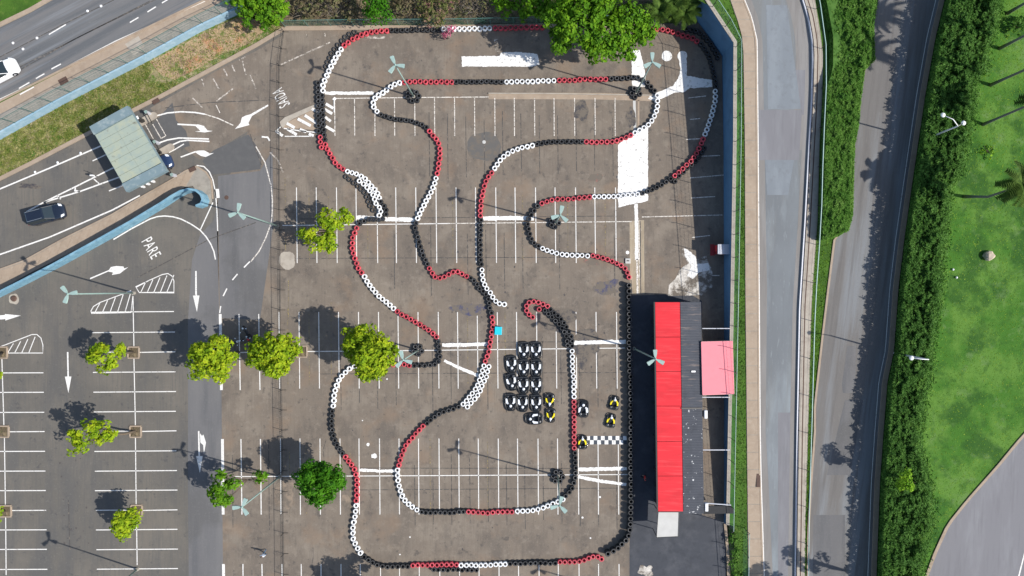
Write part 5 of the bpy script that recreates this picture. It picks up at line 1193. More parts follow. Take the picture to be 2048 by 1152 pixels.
# ------------------------------------------------------------------ fences and rails
def fence(name, label, pts, hgt, step, post_m, wire_m, wires=5, lean=None, vert=0.6, top_m=None, rpost=.035, cat='fence', z=None, rtop=.03):
    """posts each a part; the wire netting one part; top rail one part"""
    t = thing(name, label, cat, pts[0]); o = Vector(pts[0]); ps = [Vector(p) - o for p in pts]; L = [0]
    for a, b in zip(ps, ps[1:]): L.append(L[-1] + (b - a).length)
    def at(s):
        for i in range(len(ps) - 1):
            if s <= L[i + 1] + 1e-6: return ps[i].lerp(ps[i + 1], (s - L[i]) / max(1e-9, L[i + 1] - L[i]))
        return ps[-1]
    n = max(1, int(L[-1] / step)); up_ = Vector((0, 0, hgt)); pm = None
    for k in range(n + 1):
        q = at(L[-1] * k / n)
        if pm is None:
            mbp = MB().tube([(0, 0, 0), up_] + ([up_ + Vector(lean)] if lean else []), rpost, 6); pm = mbp.mesh('post', post_m)
        link('post', pm, t, q)
    MB().tube([at(L[-1] * k / n) + up_ for k in range(n + 1)], rtop, 5).build('top_rail', top_m or post_m, t)
    mb = MB()
    for j in range(wires):
        zz = Vector((0, 0, hgt * (j + .3) / wires)); mb.tube([at(L[-1] * k / n) + zz for k in range(n + 1)], .010, 3, cap=False)
    m_ = int(L[-1] / vert)
    for k in range(m_):
        s = L[-1] * k / m_; a = at(s) + Vector((0, 0, .05)); b = at(min(L[-1], s + hgt * .5)) + up_; mb.tube([a, b], .0045, 3, cap=False)
        b2 = at(max(0, s - hgt * .5)) + up_; mb.tube([a, b2], .0045, 3, cap=False)
    mb.build('netting', wire_m, t, kind='stuff'); return t
fence('wire_fence', 'green wire fence on the light blue wall beside the upper street', [PU(x, y)[:2] + (UP + .12,) for x, y in [(-80, 306), (0, 264), (125, 195), (295, 108), (400, 50), (475, 15), (520, -10)]], 2.1, 2.45, M['green_post'], M['green_post'], vert=.35)
fence('wire_fence', 'green wire fence along the top kerb in front of the shrubs', [P(x, y)[:2] + (0.0,) for x, y in [(572, 54), (700, 52), (880, 51), (1090, 47), (1300, 42), (1390, 34)]], 2.0, 2.6, M['wire'], M['wire'], vert=.3)
fence('wire_fence', 'green wire fence standing on the long blue retaining wall', [(x + .12, y, E(y) + .1) for x, y in dense], 2.2, 2.6, M['dark_steel'], M['wire'], lean=(-.35, 0, .3), vert=.45, top_m=M['rail_green'])
fence('wire_fence', 'green wire fence above the bank at the bottom right of the black floor', [(((1450 - 1024) * S + 2.0), (576 - y) * S, E((576 - y) * S)) for y in (1050, 1100, 1160, 1240)], 2.2, 2.6, M['dark_steel'], M['wire'], lean=(-.35, 0, .3), top_m=M['rail_green'])
fence('guard_rail_fence', 'pale green pipe fence between the main street and the planted strip', [(lambda q: (q[0], q[1], q[2]))(PE(interp(FEN, y) - 2, y)) for y in range(-60, 1241, 30)], 1.3, 4.2, M['dark_steel'], M['dark_steel'], wires=2, vert=3, top_m=M['rail_green'], rtop=.055)
gr = thing('guard_rail', 'low whitish parapet rail along the right edge of the main street', 'guard rail', PE(interp(RAIL, 0), 0))
o0 = Vector(gr.location); pr = [Vector(PE(interp(RAIL, y), y)) - o0 for y in range(-60, 1241, 20)]
MB().ribbon([p + Vector((-.24, 0, .02)) for p in pr], .13, .22).build('rail', M['galv'], gr)
pm = MB().box((-.24, 0, .12), (.16, .12, .24)).mesh('post', M['dark_steel'])
for p in pr[::2]: link('post', pm, gr, p + Vector((.13, 0, 0)))
# low railing with bars, splitting the car park from the kart lot
RP = [(569, 64), (560, 132), (559, 200), (560, 300), (561, 500), (563, 700), (566, 900), (569, 1190)]
rl = thing('metal_railing', 'long low dark metal railing between the car park and the kart lot', 'railing', P(*RP[0]))
o0 = Vector(P(*RP[0])); rp = [Vector(P(*p)) - o0 for p in RP]; tot = []
for a, b in zip(rp, rp[1:]):
    k = max(1, round((b - a).length / 2.4)); tot += [a.lerp(b, i / k) for i in range(k)]
tot.append(rp[-1]); pm = MB().box((0, 0, .56), (.06, .06, 1.12)).box((.25, 0, .03), (.55, .05, .05)).mesh('post', M['dark_steel'])
for q in tot: link('post', pm, rl, q)
for zz in (.18, 1.08): MB().tube([q + Vector((0, 0, zz)) for q in tot], .022, 5).build('rail', M['dark_steel'], rl)
mb = MB()
for a, b in zip(tot, tot[1:]):
    k = int((b - a).length / .22)
    for i in range(1, k): q = a.lerp(b, i / k); mb.tube([q + Vector((0, 0, .18)), q + Vector((0, 0, 1.08))], .009, 3, cap=False)
mb.build('bars', M['dark_steel'], rl, kind='stuff')

# ------------------------------------------------------------------ the toll canopy
RH = 3.4
rc = [P(*p, RH)[:2] for p in ((180, 254), (256, 212), (334, 342), (254, 384))]   # corners
rcv = [Vector(p) for p in rc]; cen = sum(rcv, Vector((0, 0))) / 4
bt = thing('toll_canopy', 'pale green flat roofed toll canopy over the exit lanes', 'canopy', (cen.x, cen.y, 0))
def bil(u, v):   # u along the long side (from top to bottom), v across
    a = rcv[0].lerp(rcv[3], u); b = rcv[1].lerp(rcv[2], u); q = a.lerp(b, v); return (q.x - cen.x, q.y - cen.y)
MB().prism([bil(0, 0), bil(0, 1), bil(1, 1), bil(1, 0)], RH - .45, RH - .06).build('roof_slab', M['booth_fascia'], bt)
for j in range(2):
    for i in range(7):
        u0 = .13 + .74 * i / 7; u1 = .13 + .74 * (i + 1) / 7 - .004; v0 = .012 + .488 * j; v1 = v0 + .485
        MB().prism([bil(u0, v0), bil(u0, v1), bil(u1, v1), bil(u1, v0)], RH - .058, RH + .02 + .01 * ((i + j) % 2)).build('roof_panel', M['booth_roof'], bt)
for u0, u1 in ((0, .12), (.88, 1)): MB().prism([bil(u0, 0), bil(u0, 1), bil(u1, 1), bil(u1, 0)], RH - .058, RH + .16).build('fascia', M['booth_fascia'], bt)
for u in (.16, .5, .84):
    for v in (.3, .7): x, y = bil(u, v); MB().tube([(x, y, 0), (x, y, RH - .45)], .11, 8).build('column', M['dark_steel'], bt)
tr_dir = math.atan2(rcv[1].y - rcv[0].y, rcv[1].x - rcv[0].x)
def island(label, px, py, L=2.4):
    q = P(px, py); t = thing('traffic_island', label, 'traffic island', q, tr_dir)
    pts = [(-L, -.42), (L * .6, -.42)] + [(L * .6 + .42 * math.sin(a), -.42 * math.cos(a)) for a in [k * math.pi / 8 for k in range(1, 8)]] + [(L * .6, .42), (-L, .42)]
    MB().prism(pts, 0, .16).build('kerb', M['pale_concrete'], t)
def machine(label, px, py):
    q = P(px, py); t = thing('ticket_machine', label, 'ticket machine', (q[0], q[1], .16), tr_dir)
    MB().box((0, 0, .65), (.42, .34, 1.3)).build('cabinet', M['dark_steel'], t, bevel=.03); MB().box((0, .05, 1.34), (.46, .4, .08)).build('hood', M['white_plastic'], t, bevel=.02)
    MB().box((.215, 0, 1.0), (.02, .24, .2)).build('screen', M['glass'], t)
def barrier(label, px, py, ang, L=1.5):
    q = P(px, py); t = thing('barrier_gate', label, 'barrier gate', (q[0], q[1], .0), ang)
    MB().box((0, 0, .5), (.32, .3, 1.0)).build('cabinet', M['galv'], t, bevel=.03); MB().box((0, 0, 1.03), (.34, .32, .06)).build('lid', M['pole_shaft'], t)
    MB().box((L / 2 + .1, 0, .92), (L, .07, .09)).build('boom', M['dark_steel'], t)
island('traffic island with rounded pale end under the upper part of the canopy', 287, 243); island('traffic island with rounded pale end under the lower part of the canopy', 321, 306)
machine('ticket machine on the upper traffic island', 288, 243); machine('ticket machine on the lower traffic island', 322, 306)
barrier('barrier gate at the right of the canopy near the verge', 301, 228, R(-62)); barrier('barrier gate in the middle right of the canopy', 318, 287, R(-62)); barrier('barrier gate below the canopy by the pavement', 352, 352, R(118), 1.2)
t = thing('lane_post', 'short post with white sign head between the exit lane lines', 'post', P(195, 353)); MB().tube([(0, 0, 0), (0, 0, 1.1)], .05, 8).build('pole', M['dark_steel'], t)
MB().box((0, -.05, 1.0), (.38, .16, .4)).build('sign_box', M['white_plastic'], t, bevel=.02); MB().box((-.3, .3, .9), (.8, .05, .06), R(-25)).build('arm', M['dark_steel'], t)
for i, (x, y) in enumerate(((289, 374), (299, 368.5), (309, 363.5))):
    tag(MB().box((0, 0, .35), (.24, .24, .7), tr_dir).build('white_bollard', M['white_plastic'], loc=P(x, y), bevel=.03), ['white square bollard below the canopy, leftmost of three', 'white square bollard below the canopy, middle of three', 'white square bollard below the canopy, rightmost of three'][i], 'bollard', 'white bollards at the canopy edge')
for i, (x, y) in enumerate(((161, 306), (115, 325), (70, 344))):
    tag(MB().lathe([(.001, .08), (.1, .07), (.15, 0)], 10).build('lane_stud', M['white_plastic'], loc=P(x, y)[:2] + (.01,), smooth=True), ['round white lane stud nearest the canopy', 'middle round white lane stud on the exit lane', 'round white lane stud farthest from the canopy'][i], 'lane stud', 'white studs along the exit lane')
for lb, x, y, a in (('rusty drain grate at the tip of the curved pavement', 386, 339, 24), ('rusty drain grate by the kerb behind the canopy', 313, 203, 30)):
    tag(MB().box((0, 0, .03), (.85, .5, .06), R(a)).build('drain_grate', M['iron'], loc=P(x, y)[:2] + (.11,)), lb, 'drain grate')
tag(MB().lathe([(.001, .03), (.24, .03), (.26, 0)], 14).build('manhole_cover', M['iron'], loc=P(453, 395)[:2] + (.01,)), 'small round manhole cover right of the hooked wall end', 'manhole cover')
tag(MB().lathe([(.001, .03), (.2, .03), (.22, 0)], 14).build('manhole_cover', M['white_panel'], loc=P(968, 284)[:2] + (.012,)), 'pale round cover in the middle of the round asphalt patch', 'manhole cover')
tag(MB().box((0, 0, .06), (.34, .62, .12)).build('drain_grate', M['iron'], loc=(lambda q: (q[0], q[1], q[2] + .02))(PE(1516, 960))), 'black drain opening in the kerb of the main street', 'drain grate')
bpy.data.objects['drain_grate.003'].scale = (1.3, 2.6, 1)

# ------------------------------------------------------------------ the kart building
bd = thing('kart_building', 'long kart building with red roof and charcoal corrugated roof', 'building', P(1362, 812))
B0 = Vector(bd.location)
def bp(px, py, h): q = P(px, py, h); return (q[0] - B0.x, q[1] - B0.y, h)
EV, RG = 3.0, 3.45
def edge_x(py, a, b): return a + (b - a) * (py - 604) / (1025 - 604)
def quadp(x0, x1, y0, y1, h0, h1, th=.05):
    """a sloping roof sheet between two pixel columns"""
    q = [bp(x0(y1), y1, h0), bp(x1(y1), y1, h1), bp(x1(y0), y0, h1), bp(x0(y0), y0, h0)]
    lo = [(a, b, c - th) for a, b, c in q]
    return MB().add(q + lo, [(0, 1, 2, 3), (7, 6, 5, 4), (0, 4, 5, 1), (1, 5, 6, 2), (2, 6, 7, 3), (3, 7, 4, 0)])
cuts = [604, 674, 743, 812, 883, 952, 1023]
for a, b in zip(cuts, cuts[1:]):
    quadp(lambda y: edge_x(y, 1310.5, 1316.5), lambda y: edge_x(y, 1360, 1366), a + .5, b - .3, EV, RG).build('red_roof_panel', M['red_roof'], bd)
def corrugated(y0, y1, xa, xb, mat, h0, h1):
    n = int((y1 - y0) / 1.62); mb = MB(); vs = []; fs = []
    for i in range(n + 1):
        y = y0 + (y1 - y0) * i / n; dz = .05 if i % 2 else 0
        vs += [bp(edge_x(y, *xa), y, h0 + dz), bp(edge_x(y, *xb), y, h1 + dz)]
    for i in range(n): fs.append((2 * i, 2 * i + 2, 2 * i + 3, 2 * i + 1))
    return mb.add(vs, fs)
corrugated(604, 815, (1360.8, 1367), (1402, 1408), 0, RG + .02, EV + .05).build('corrugated_roof', M['grey_roof'], bd, kind='stuff')
corrugated(816, 1027, (1360.8, 1367), (1401, 1408), 0, RG - .0, EV + .0).build('corrugated_roof', M['spotted_roof'], bd, kind='stuff')
MB().add([bp(1363, 815.5, RG + .1), bp(1405, 815.5, EV + .12), bp(1405, 818.0, EV + .12), bp(1363, 818.0, RG + .1)] + [bp(1363, 815.5, RG - .1), bp(1405, 815.5, EV - .1), bp(1405, 818.0, EV - .1), bp(1363, 818.0, RG - .1)],
         [(0, 3, 2, 1), (0, 1, 5, 4), (1, 2, 6, 5), (2, 3, 7, 6), (3, 0, 4, 7), (4, 5, 6, 7)]).build('roof_flashing', M['dark_steel'], bd)
gx = [bp(edge_x(y, 1308.5, 1314.5), y, EV - .06) for y in (604, 1023)]
MB().ribbon(gx, .16, .1).build('gutter', M['dark_steel'], bd)
# walls and the front posts
g0 = lambda px, py: bp(px, py, EV)[:2]
foot = [g0(1326, 606), g0(1400, 606), g0(1405, 1024), g0(1332, 1024)]
MB().prism(foot, 0, EV - .12).build('wall', plain('black_building_wall', (.05, .052, .058), .7), bd)
for k in range(13):
    y = 612 + k * 33.5; q = g0(edge_x(y, 1311, 1317), y); MB().tube([(q[0], q[1], 0), (q[0], q[1], EV - .05)], .05, 6).build('post', M['dark_steel'], bd)
MB().add([bp(1383, 741.5, 3.4), bp(1391, 741.5, 3.32), bp(1391, 744.5, 3.32), bp(1383, 744.5, 3.4)], [(0, 3, 2, 1)]).build('roof_light', M['white_plastic'], bd)
for i, y in enumerate((676, 815.5)):
    pass
wa = thing('white_awning', 'flat white awning at the lower end of the red roof', 'awning', P(1336, 1048)); B0w = Vector(wa.location)
q = [Vector(P(*p, 2.9)) - B0w for p in ((1316.5, 1024), (1358, 1024), (1356.5, 1073), (1313, 1075))]
MB().prism([v[:2] for v in q], 2.8, 2.9).build('panel', M['white_panel'], wa, bevel=.02)
for v in q: MB().tube([(v[0] * .96, v[1] * .96, 0), (v[0] * .96, v[1] * .96, 2.8)], .045, 6).build('post', M['dark_steel'], wa)
fr = MB()
for (a, b) in ((0, 1), (1, 2), (2, 3), (3, 0)): fr.tube([q[a] + Vector((0, 0, .02)), q[b] + Vector((0, 0, .02))], .03, 5)
fr.build('frame', M['dark_steel'], wa)
pc = thing('pink_canopy', 'pale red fabric canopy between the building and the blue wall', 'canopy', P(1435, 735)); B0p = Vector(pc.location)
HC = 3.35
q = [Vector(P(*p, HC)) - B0p for p in ((1402.5, 683.5), (1465.5, 682), (1468.5, 788), (1405, 790))]
MB().prism([v[:2] for v in q], HC - .04, HC).build('fabric', M['pink'], pc)
for a, b in ((0, 1), (1, 2), (2, 3), (3, 0)): MB().tube([q[a] + Vector((0, 0, -.07)), q[b] + Vector((0, 0, -.07))], .035, 5).build('frame_bar', M['white_panel'], pc)
for v in (q[0], q[3]): MB().tube([(v[0], v[1], 0), (v[0], v[1], HC)], .05, 6).build('post', M['dark_steel'], pc)
# black screen at the lower end, AC units, cross beams
bs = thing('black_screen', 'black lean-to screen between the building end and the blue wall', 'screen', P(1438, 1018)); B0s = Vector(bs.location)
q = [Vector(P(*p, 2.6)) - B0s for p in ((1408, 1012), (1463, 1012), (1470, 1027), (1408, 1028))]; MB().prism([v[:2] for v in q], 2.5, 2.6).build('panel', M['rubber'], bs)
for v in (q[0], q[3]): MB().tube([(v[0], v[1], 0), (v[0], v[1], 2.5)], .05, 6).build('post', M['dark_steel'], bs)
q = [Vector(P(*p, 2.8)) - B0s for p in ((1408, 1006), (1462, 1010))]; MB().tube(q, .07, 6).build('beam', M['galv'], bs)
for lb, x, y in (('white air conditioner on the right side of the building, upper one', 1412, 829), ('white air conditioner on the right side of the building beside the black screen', 1413.5, 1015)):
    q = P(x, y, 3.0); t = thing('air_conditioner', lb, 'air conditioner', (q[0], q[1], 2.4)); MB().box((0, 0, .3), (.36, .95, .6)).build('case', M['white_plastic'], t, bevel=.05)
    MB().lathe([(.2, .0), (.22, .02), (.2, .03), (.05, .02)], 12, (.19, 0, .3), axis='y').build('fan_grille', M['dark_steel'], t); MB().box((-.1, 0, -.03), (.5, .7, .05)).build('bracket', M['dark_steel'], t)
for i, y in enumerate((657, 794.5, 900)):
    q0 = P(1403, y, 2.9); q1 = (25.4, q0[1], 2.9); t = tag(MB().box(((q0[0] + q1[0]) / 2, q0[1], 2.86), (q1[0] - q0[0] - .2, .09, .09)).build('cross_beam', M['galv']), ['steel beam above the pink canopy from building to wall', 'steel beam just below the pink canopy', 'steel beam halfway between canopy and black screen'][i], 'beam', 'steel beams between building and wall')
# red and silver kiosk
ks = thing('kiosk', 'small red kiosk with ribbed silver roof against the blue wall', 'kiosk', P(1441, 499)); B0k = Vector(ks.location)
q = [Vector(P(*p, 2.3)) - B0k for p in ((1435.5, 489), (1464, 489), (1464, 508), (1435.5, 508))]
MB().prism([(v[0] * .94, v[1] * .94) for v in q], 0, 2.2).build('wall', M['shed_red'], ks)
mb = MB(); x0, x1 = q[0][0], q[1][0]
for k in range(9): mb.box((x0 + (x1 - x0) * (k + .5) / 9, (q[0][1] + q[2][1]) / 2, 2.28), ((x1 - x0) / 9 - .04, q[0][1] - q[2][1] + .05, .08))
mb.box(((x0 + x1) / 2, (q[0][1] + q[2][1]) / 2, 2.22), (x1 - x0, q[0][1] - q[2][1], .04)); mb.build('roof', M['galv'], ks)
MB().box((x0 - .25, (q[0][1] + q[2][1]) / 2, .9), (.5, 1.35, .06)).build('counter', M['shed_red'], ks); MB().box((q[0][0] * .94 - .02, 0.05, 1.05), (.03, .7, 1.9)).build('door', M['tyre_red'], ks)
# cyan box
cb_ = thing('cyan_crate', 'small cyan box beside the red tyres left of the karts', 'box', P(997, 661), R(-3)); MB().box((0, 0, .25), (.78, .9, .5), 0).build('body', M['cyan'], cb_, bevel=.03)
MB().box((0, 0, .53), (.84, .96, .06), 0).build('lid', M['cyan'], cb_, bevel=.02)
dc = thing('floor_box', 'white painted square box on the ground at the end of the red tyre run', 'box', P(1255.5, 522)); MB().box((0, 0, .08), (.62, .62, .16)).build('body', M['white_panel'], dc, bevel=.03); MB().box((0, .02, .17), (.3, .12, .03)).build('handle', M['dark_steel'], dc)

# ------------------------------------------------------------------ karts (nose towards -y in their own space)
def kart(label, px, py, rz, col, small=False, group=None):
    q = P(px, py, .3); k = .82 if small else 1.0; t = thing('go_kart', label, 'go-kart', (q[0], q[1], .02), rz, group=group or ('yellow go-karts' if small else 'white and black go-karts'))
    w2, l2 = .66 * (k if not small else .88), 1.02 * k; pc_ = M[col]
    # bumper ring
    ring = []
    for a in range(28):
        u = 2 * math.pi * a / 28; x = w2 * math.copysign(abs(math.cos(u)) ** .55, math.cos(u)); y = l2 * math.copysign(abs(math.sin(u)) ** (.8 if math.sin(u) < 0 else .45), math.sin(u))
        if small and abs(y) < l2 * .45: x *= .86
        if y > 0 and not small: x *= 1.0
        ring.append((x, y, .17))
    MB().tube(ring + [ring[0]], .075 if not small else .055, 6, cap=False).build('bumper', M['kart_black'], t, smooth=True)
    MB().prism([(x * .9, y * .9) for x, y, _ in ring[::2]], .06, .12).build('floor_pan', M['kart_black'], t)
    # nose
    MB().add([(-.42 * k, -.62 * k, .12), (.42 * k, -.62 * k, .12), (.30 * k, -.95 * k, .12), (-.30 * k, -.95 * k, .12), (-.30 * k, -.60 * k, .32), (.30 * k, -.60 * k, .32), (.18 * k, -.88 * k, .2), (-.18 * k, -.88 * k, .2)],
             [(4, 5, 6, 7)[::-1], (0, 1, 5, 4), (1, 2, 6, 5), (2, 3, 7, 6), (3, 0, 4, 7)]).build('nose', M['kart_black'], t)
    MB().lathe([(.001, .045), (.14, .04), (.165, 0)], 12, (0, -.44 * k, .40)).build('number_plate', M['kart_white'], t, smooth=True)
    if small:
        MB().add([(-.10, -.42 * k, .36), (.10, -.42 * k, .36), (.02, -.88 * k, .26), (-.02, -.88 * k, .26)], [(0, 3, 2, 1)]).build('nose_stripe', M['kart_white'], t)
    for s in (-1, 1):
        # side pods
        if small: pts = [(s * .50, .32), (s * .34, .36), (s * .30, .05), (s * .10, -.42), (s * .22, -.40), (s * .46, -.12)]
        else: pts = [(s * .57, .46), (s * .36, .46), (s * .30, .02), (s * .20, -.16), (s * .34, -.22), (s * .56, -.06)]
        MB().prism([(x, y * k) for x, y in pts], .13, .34 if not small else .32).build('side_pod', pc_, t, bevel=.03)
        for yy, r, wd_ in ((.66 * k, .15, .2), (-.50 * k, .13, .13)):
            x = s * (.46 if small else .50)
            wh = MB().lathe([(r * .5, -wd_ / 2), (r, -wd_ / 2), (r, wd_ / 2), (r * .5, wd_ / 2)], 12, (0, 0, 0), closed=True, axis='y'); wm = wh.mesh('wheel', M['rubber'])
            o = link('wheel', wm, t, (x, yy, r)); o.rotation_euler = (0, 0, R(90))
    # seat
    MB().add([(-.2, .02, .14), (.2, .02, .14), (.24, .42 * k, .2), (-.24, .42 * k, .2), (-.24, .5 * k, .55), (.24, .5 * k, .55), (-.2, .56 * k, .52), (.2, .56 * k, .52), (-.27, .1, .3), (.27, .1, .3)],
             [(0, 1, 2, 3), (3, 2, 5, 4), (4, 5, 7, 6), (0, 3, 4, 8), (1, 9, 5, 2)]).build('seat', M['rubber'], t); MB().prism([(-.26, .62 * k), (.26, .62 * k), (.27, .0), (.12, -.3), (-.12, -.3), (-.27, .0)], .12, .18).build('seat_base', M['kart_black'], t)
    rng_ = [(.15 * math.cos(a), -.14 + .11 * math.sin(a), .5 + .06 * math.sin(a)) for a in [2 * math.pi * i / 14 for i in range(15)]]
    sw = MB().tube(rng_, .018, 5, cap=False).build('steering_wheel', M['kart_black'], t); MB().tube([(0, -.14, .5), (0, -.42 * k, .2)], .02, 5).build('column', M['kart_grey'], sw)
    MB().box((.34, .62 * k, .28), (.24, .28, .24)).box((-.32, .62 * k, .24), (.2, .2, .16)).build('engine', M['kart_grey'], t, bevel=.02)
    MB().tube([(-w2 * .85, l2 * .88, .3), (0, l2 * .96, .3), (w2 * .85, l2 * .88, .3)], .035, 6).build('rear_bar', M['kart_grey'], t)
    return t
kr = [('left kart of the top row of the parked block', 1047.5, 701, 2), ('right kart of the top row of the parked block', 1072, 701, 1), ('leftmost kart of the second row, turned a little', 1023, 728.5, 6), ('middle kart of the second row', 1047.5, 736, 2), ('right kart of the second row', 1072.5, 736, 1),
      ('leftmost kart of the third row, turned a little', 1023, 764, 12), ('middle kart of the third row', 1047, 770.5, 2), ('right kart of the third row', 1072.5, 770.5, 2), ('leftmost kart of the fourth row', 1021, 804.5, 2), ('middle kart of the fourth row', 1045.3, 806.5, 0), ('right kart of the fourth row, next to a yellow kart', 1072.5, 806.5, 1)]
for lb, x, y, a in kr: kart('black and white ' + lb, x, y, R(a), 'kart_white')
kart('black and white kart lying crosswise below the parked block, nose left', 1068, 837.5, R(-88), 'kart_white')
kart('black and white kart alone right of the red tyre run, nose up', 1166.5, 817.5, R(178), 'kart_white')
kart('upper of the two small yellow karts beside the parked block', 1099.5, 801, R(0), 'kart_yellow', True); kart('lower of the two small yellow karts beside the parked block', 1101.5, 831, R(-3), 'kart_yellow', True)
kart('upper yellow kart near the tall tyre wall', 1229, 806, R(170), 'kart_yellow', True); kart('lower yellow kart near the tall tyre wall', 1222, 841.5, R(170), 'kart_yellow', True); kart('yellow kart on the left end of the chequered start line', 1165, 884.5, R(178), 'kart_yellow', True)

# ------------------------------------------------------------------ cars
def car(label, loc, rz, paint, L=4.5, W=1.8, Hc=1.5, suv=False, name='car', cat='car'):
    """nose towards +x"""
    t = thing(name, label, cat, loc, rz); l, w_ = L / 2, W / 2
    def sec(x, wd, z0, z1, rr=.12): return [(x, -wd, z0), (x, -wd, z1 - rr), (x, -wd + rr, z1), (x, 0, z1 + .03), (x, wd - rr, z1), (x, wd, z1 - rr), (x, wd, z0)]
    secs = [sec(-l, w_ * .80, .35, .80), sec(-l + .12, w_ * .93, .25, .92), sec(-l + .7, w_, .2, .98), sec(-.3 * l, w_, .2, .98), sec(.2 * l, w_, .2, .97), sec(l - .95, w_ * .99, .2, .93), sec(l - .35, w_ * .93, .22, .82), sec(l - .08, w_ * .78, .28, .68), sec(l, w_ * .60, .35, .58)]
    vs = [p for s in secs for p in s]; n = 7; fs = [(i * n + k, i * n + k + 1, (i + 1) * n + k + 1, (i + 1) * n + k) for i in range(len(secs) - 1) for k in range(n - 1)]
    fs += [tuple(range(n))[::-1], tuple((len(secs) - 1) * n + k for k in range(n))]
    body = MB().add(vs, fs).build('body', paint, t, smooth=True, bevel=0)
    md = body.modifiers.new('s', 'SUBSURF'); md.levels = md.render_levels = 1
    xr = -l + (.18 if suv else .35); roof0, roof1 = (-l + .45, .12 * l) if suv else (-l + .95, .10 * l)
    lower = [(xr, w_ * .86), (roof0, w_ * .9), (roof1, w_ * .9), (.48 * l, w_ * .84)]; up_ = [(roof0 - .05, w_ * .70), (roof0 + .15, w_ * .74), (roof1 - .15, w_ * .74), (roof1 + .02, w_ * .70)]
    vs = []
    for (x, y), (x2, y2) in zip(lower, up_): vs += [(x, -y, .93), (x, y, .93), (x2, -y2, Hc - .03), (x2, y2, Hc - .03)]
    fs = [(0, 2, 3, 1), (12, 13, 15, 14)]
    for i in range(3): a = 4 * i; fs += [(a, a + 4, a + 6, a + 2), (a + 1, a + 3, a + 7, a + 5), (a + 2, a + 6, a + 7, a + 3)]
    MB().add(vs, fs).build('window_glass', M['glass'], t)
    MB().add([(roof0 - .03, -w_ * .69, Hc - .02), (roof1, -w_ * .69, Hc - .02), (roof1, w_ * .69, Hc - .02), (roof0 - .03, w_ * .69, Hc - .02), (roof0 + .1, -w_ * .6, Hc + .03), (roof1 - .12, -w_ * .6, Hc + .03), (roof1 - .12, w_ * .6, Hc + .03), (roof0 + .1, w_ * .6, Hc + .03)],
             [(4, 5, 6, 7), (0, 1, 5, 4), (1, 2, 6, 5), (2, 3, 7, 6), (3, 0, 4, 7)]).build('roof', paint, t, bevel=.02)
    for s in (-1, 1):
        for xx in (-l * .6, l * .62):
            wh = MB().lathe([(.16, -.11), (.31, -.11), (.33, -.08), (.33, .08), (.31, .11), (.16, .11)], 16, (xx, s * (w_ - .12), .33), axis='y', closed=True).build('wheel', M['rubber'], t, smooth=True)
            MB().lathe([(.001, s * .09), (.17, s * .10), (.18, 0)], 12, (xx, s * (w_ - .12), .33), axis='y').build('rim', M['chrome'], wh)
        MB().add([(l - .42, s * w_ * .60, .78), (l - .14, s * w_ * .50, .64), (l - .20, s * w_ * .76, .66), (l - .50, s * w_ * .90, .80), (l - .42, s * w_ * .60, .84), (l - .12, s * w_ * .50, .72), (l - .18, s * w_ * .78, .72), (l - .50, s * w_ * .92, .86)], [(4, 5, 6, 7), (0, 1, 5, 4), (1, 2, 6, 5), (2, 3, 7, 6), (3, 0, 4, 7)]).build('headlight', M['lamp_glass'], t)
        MB().box((-l + .06, s * w_ * .66, .78), (.1, .32, .14)).build('tail_light', M['red_lamp'], t)
        MB().box((.34 * l, s * (w_ + .06), .98), (.16, .2, .14)).build('mirror', paint, t, bevel=.03)
        for a, b in ((lower[0], up_[0]), (lower[3], up_[3])): MB().tube([(a[0], s * a[1], .94), (b[0], s * b[1], Hc - .02)], .035, 5).build('pillar', paint, t)
        if suv: MB().tube([(roof0 + .1, s * w_ * .6, Hc + .09), (roof1 - .2, s * w_ * .6, Hc + .09)], .025, 5).build('roof_rail', M['chrome'], t)
    return t
q = PU(8, 143, .5); car('white hatchback on the upper street, cut by the left frame edge', (q[0] - .45, q[1] - .1, UP + .012), R(27), M['car_white'], 4.5, 1.95, 1.5)
q = P(93, 429, .6); car('black estate car driving on the exit lane towards the canopy', (q[0], q[1], .02), R(15), M['car_black'], 4.5, 1.85, 1.6, suv=True)
q = P(326, 328, .6); car('dark navy car half under the toll canopy', (q[0] - .9, q[1] - .2, .02), R(20), M['car_navy'], 4.2, 1.75, 1.5)

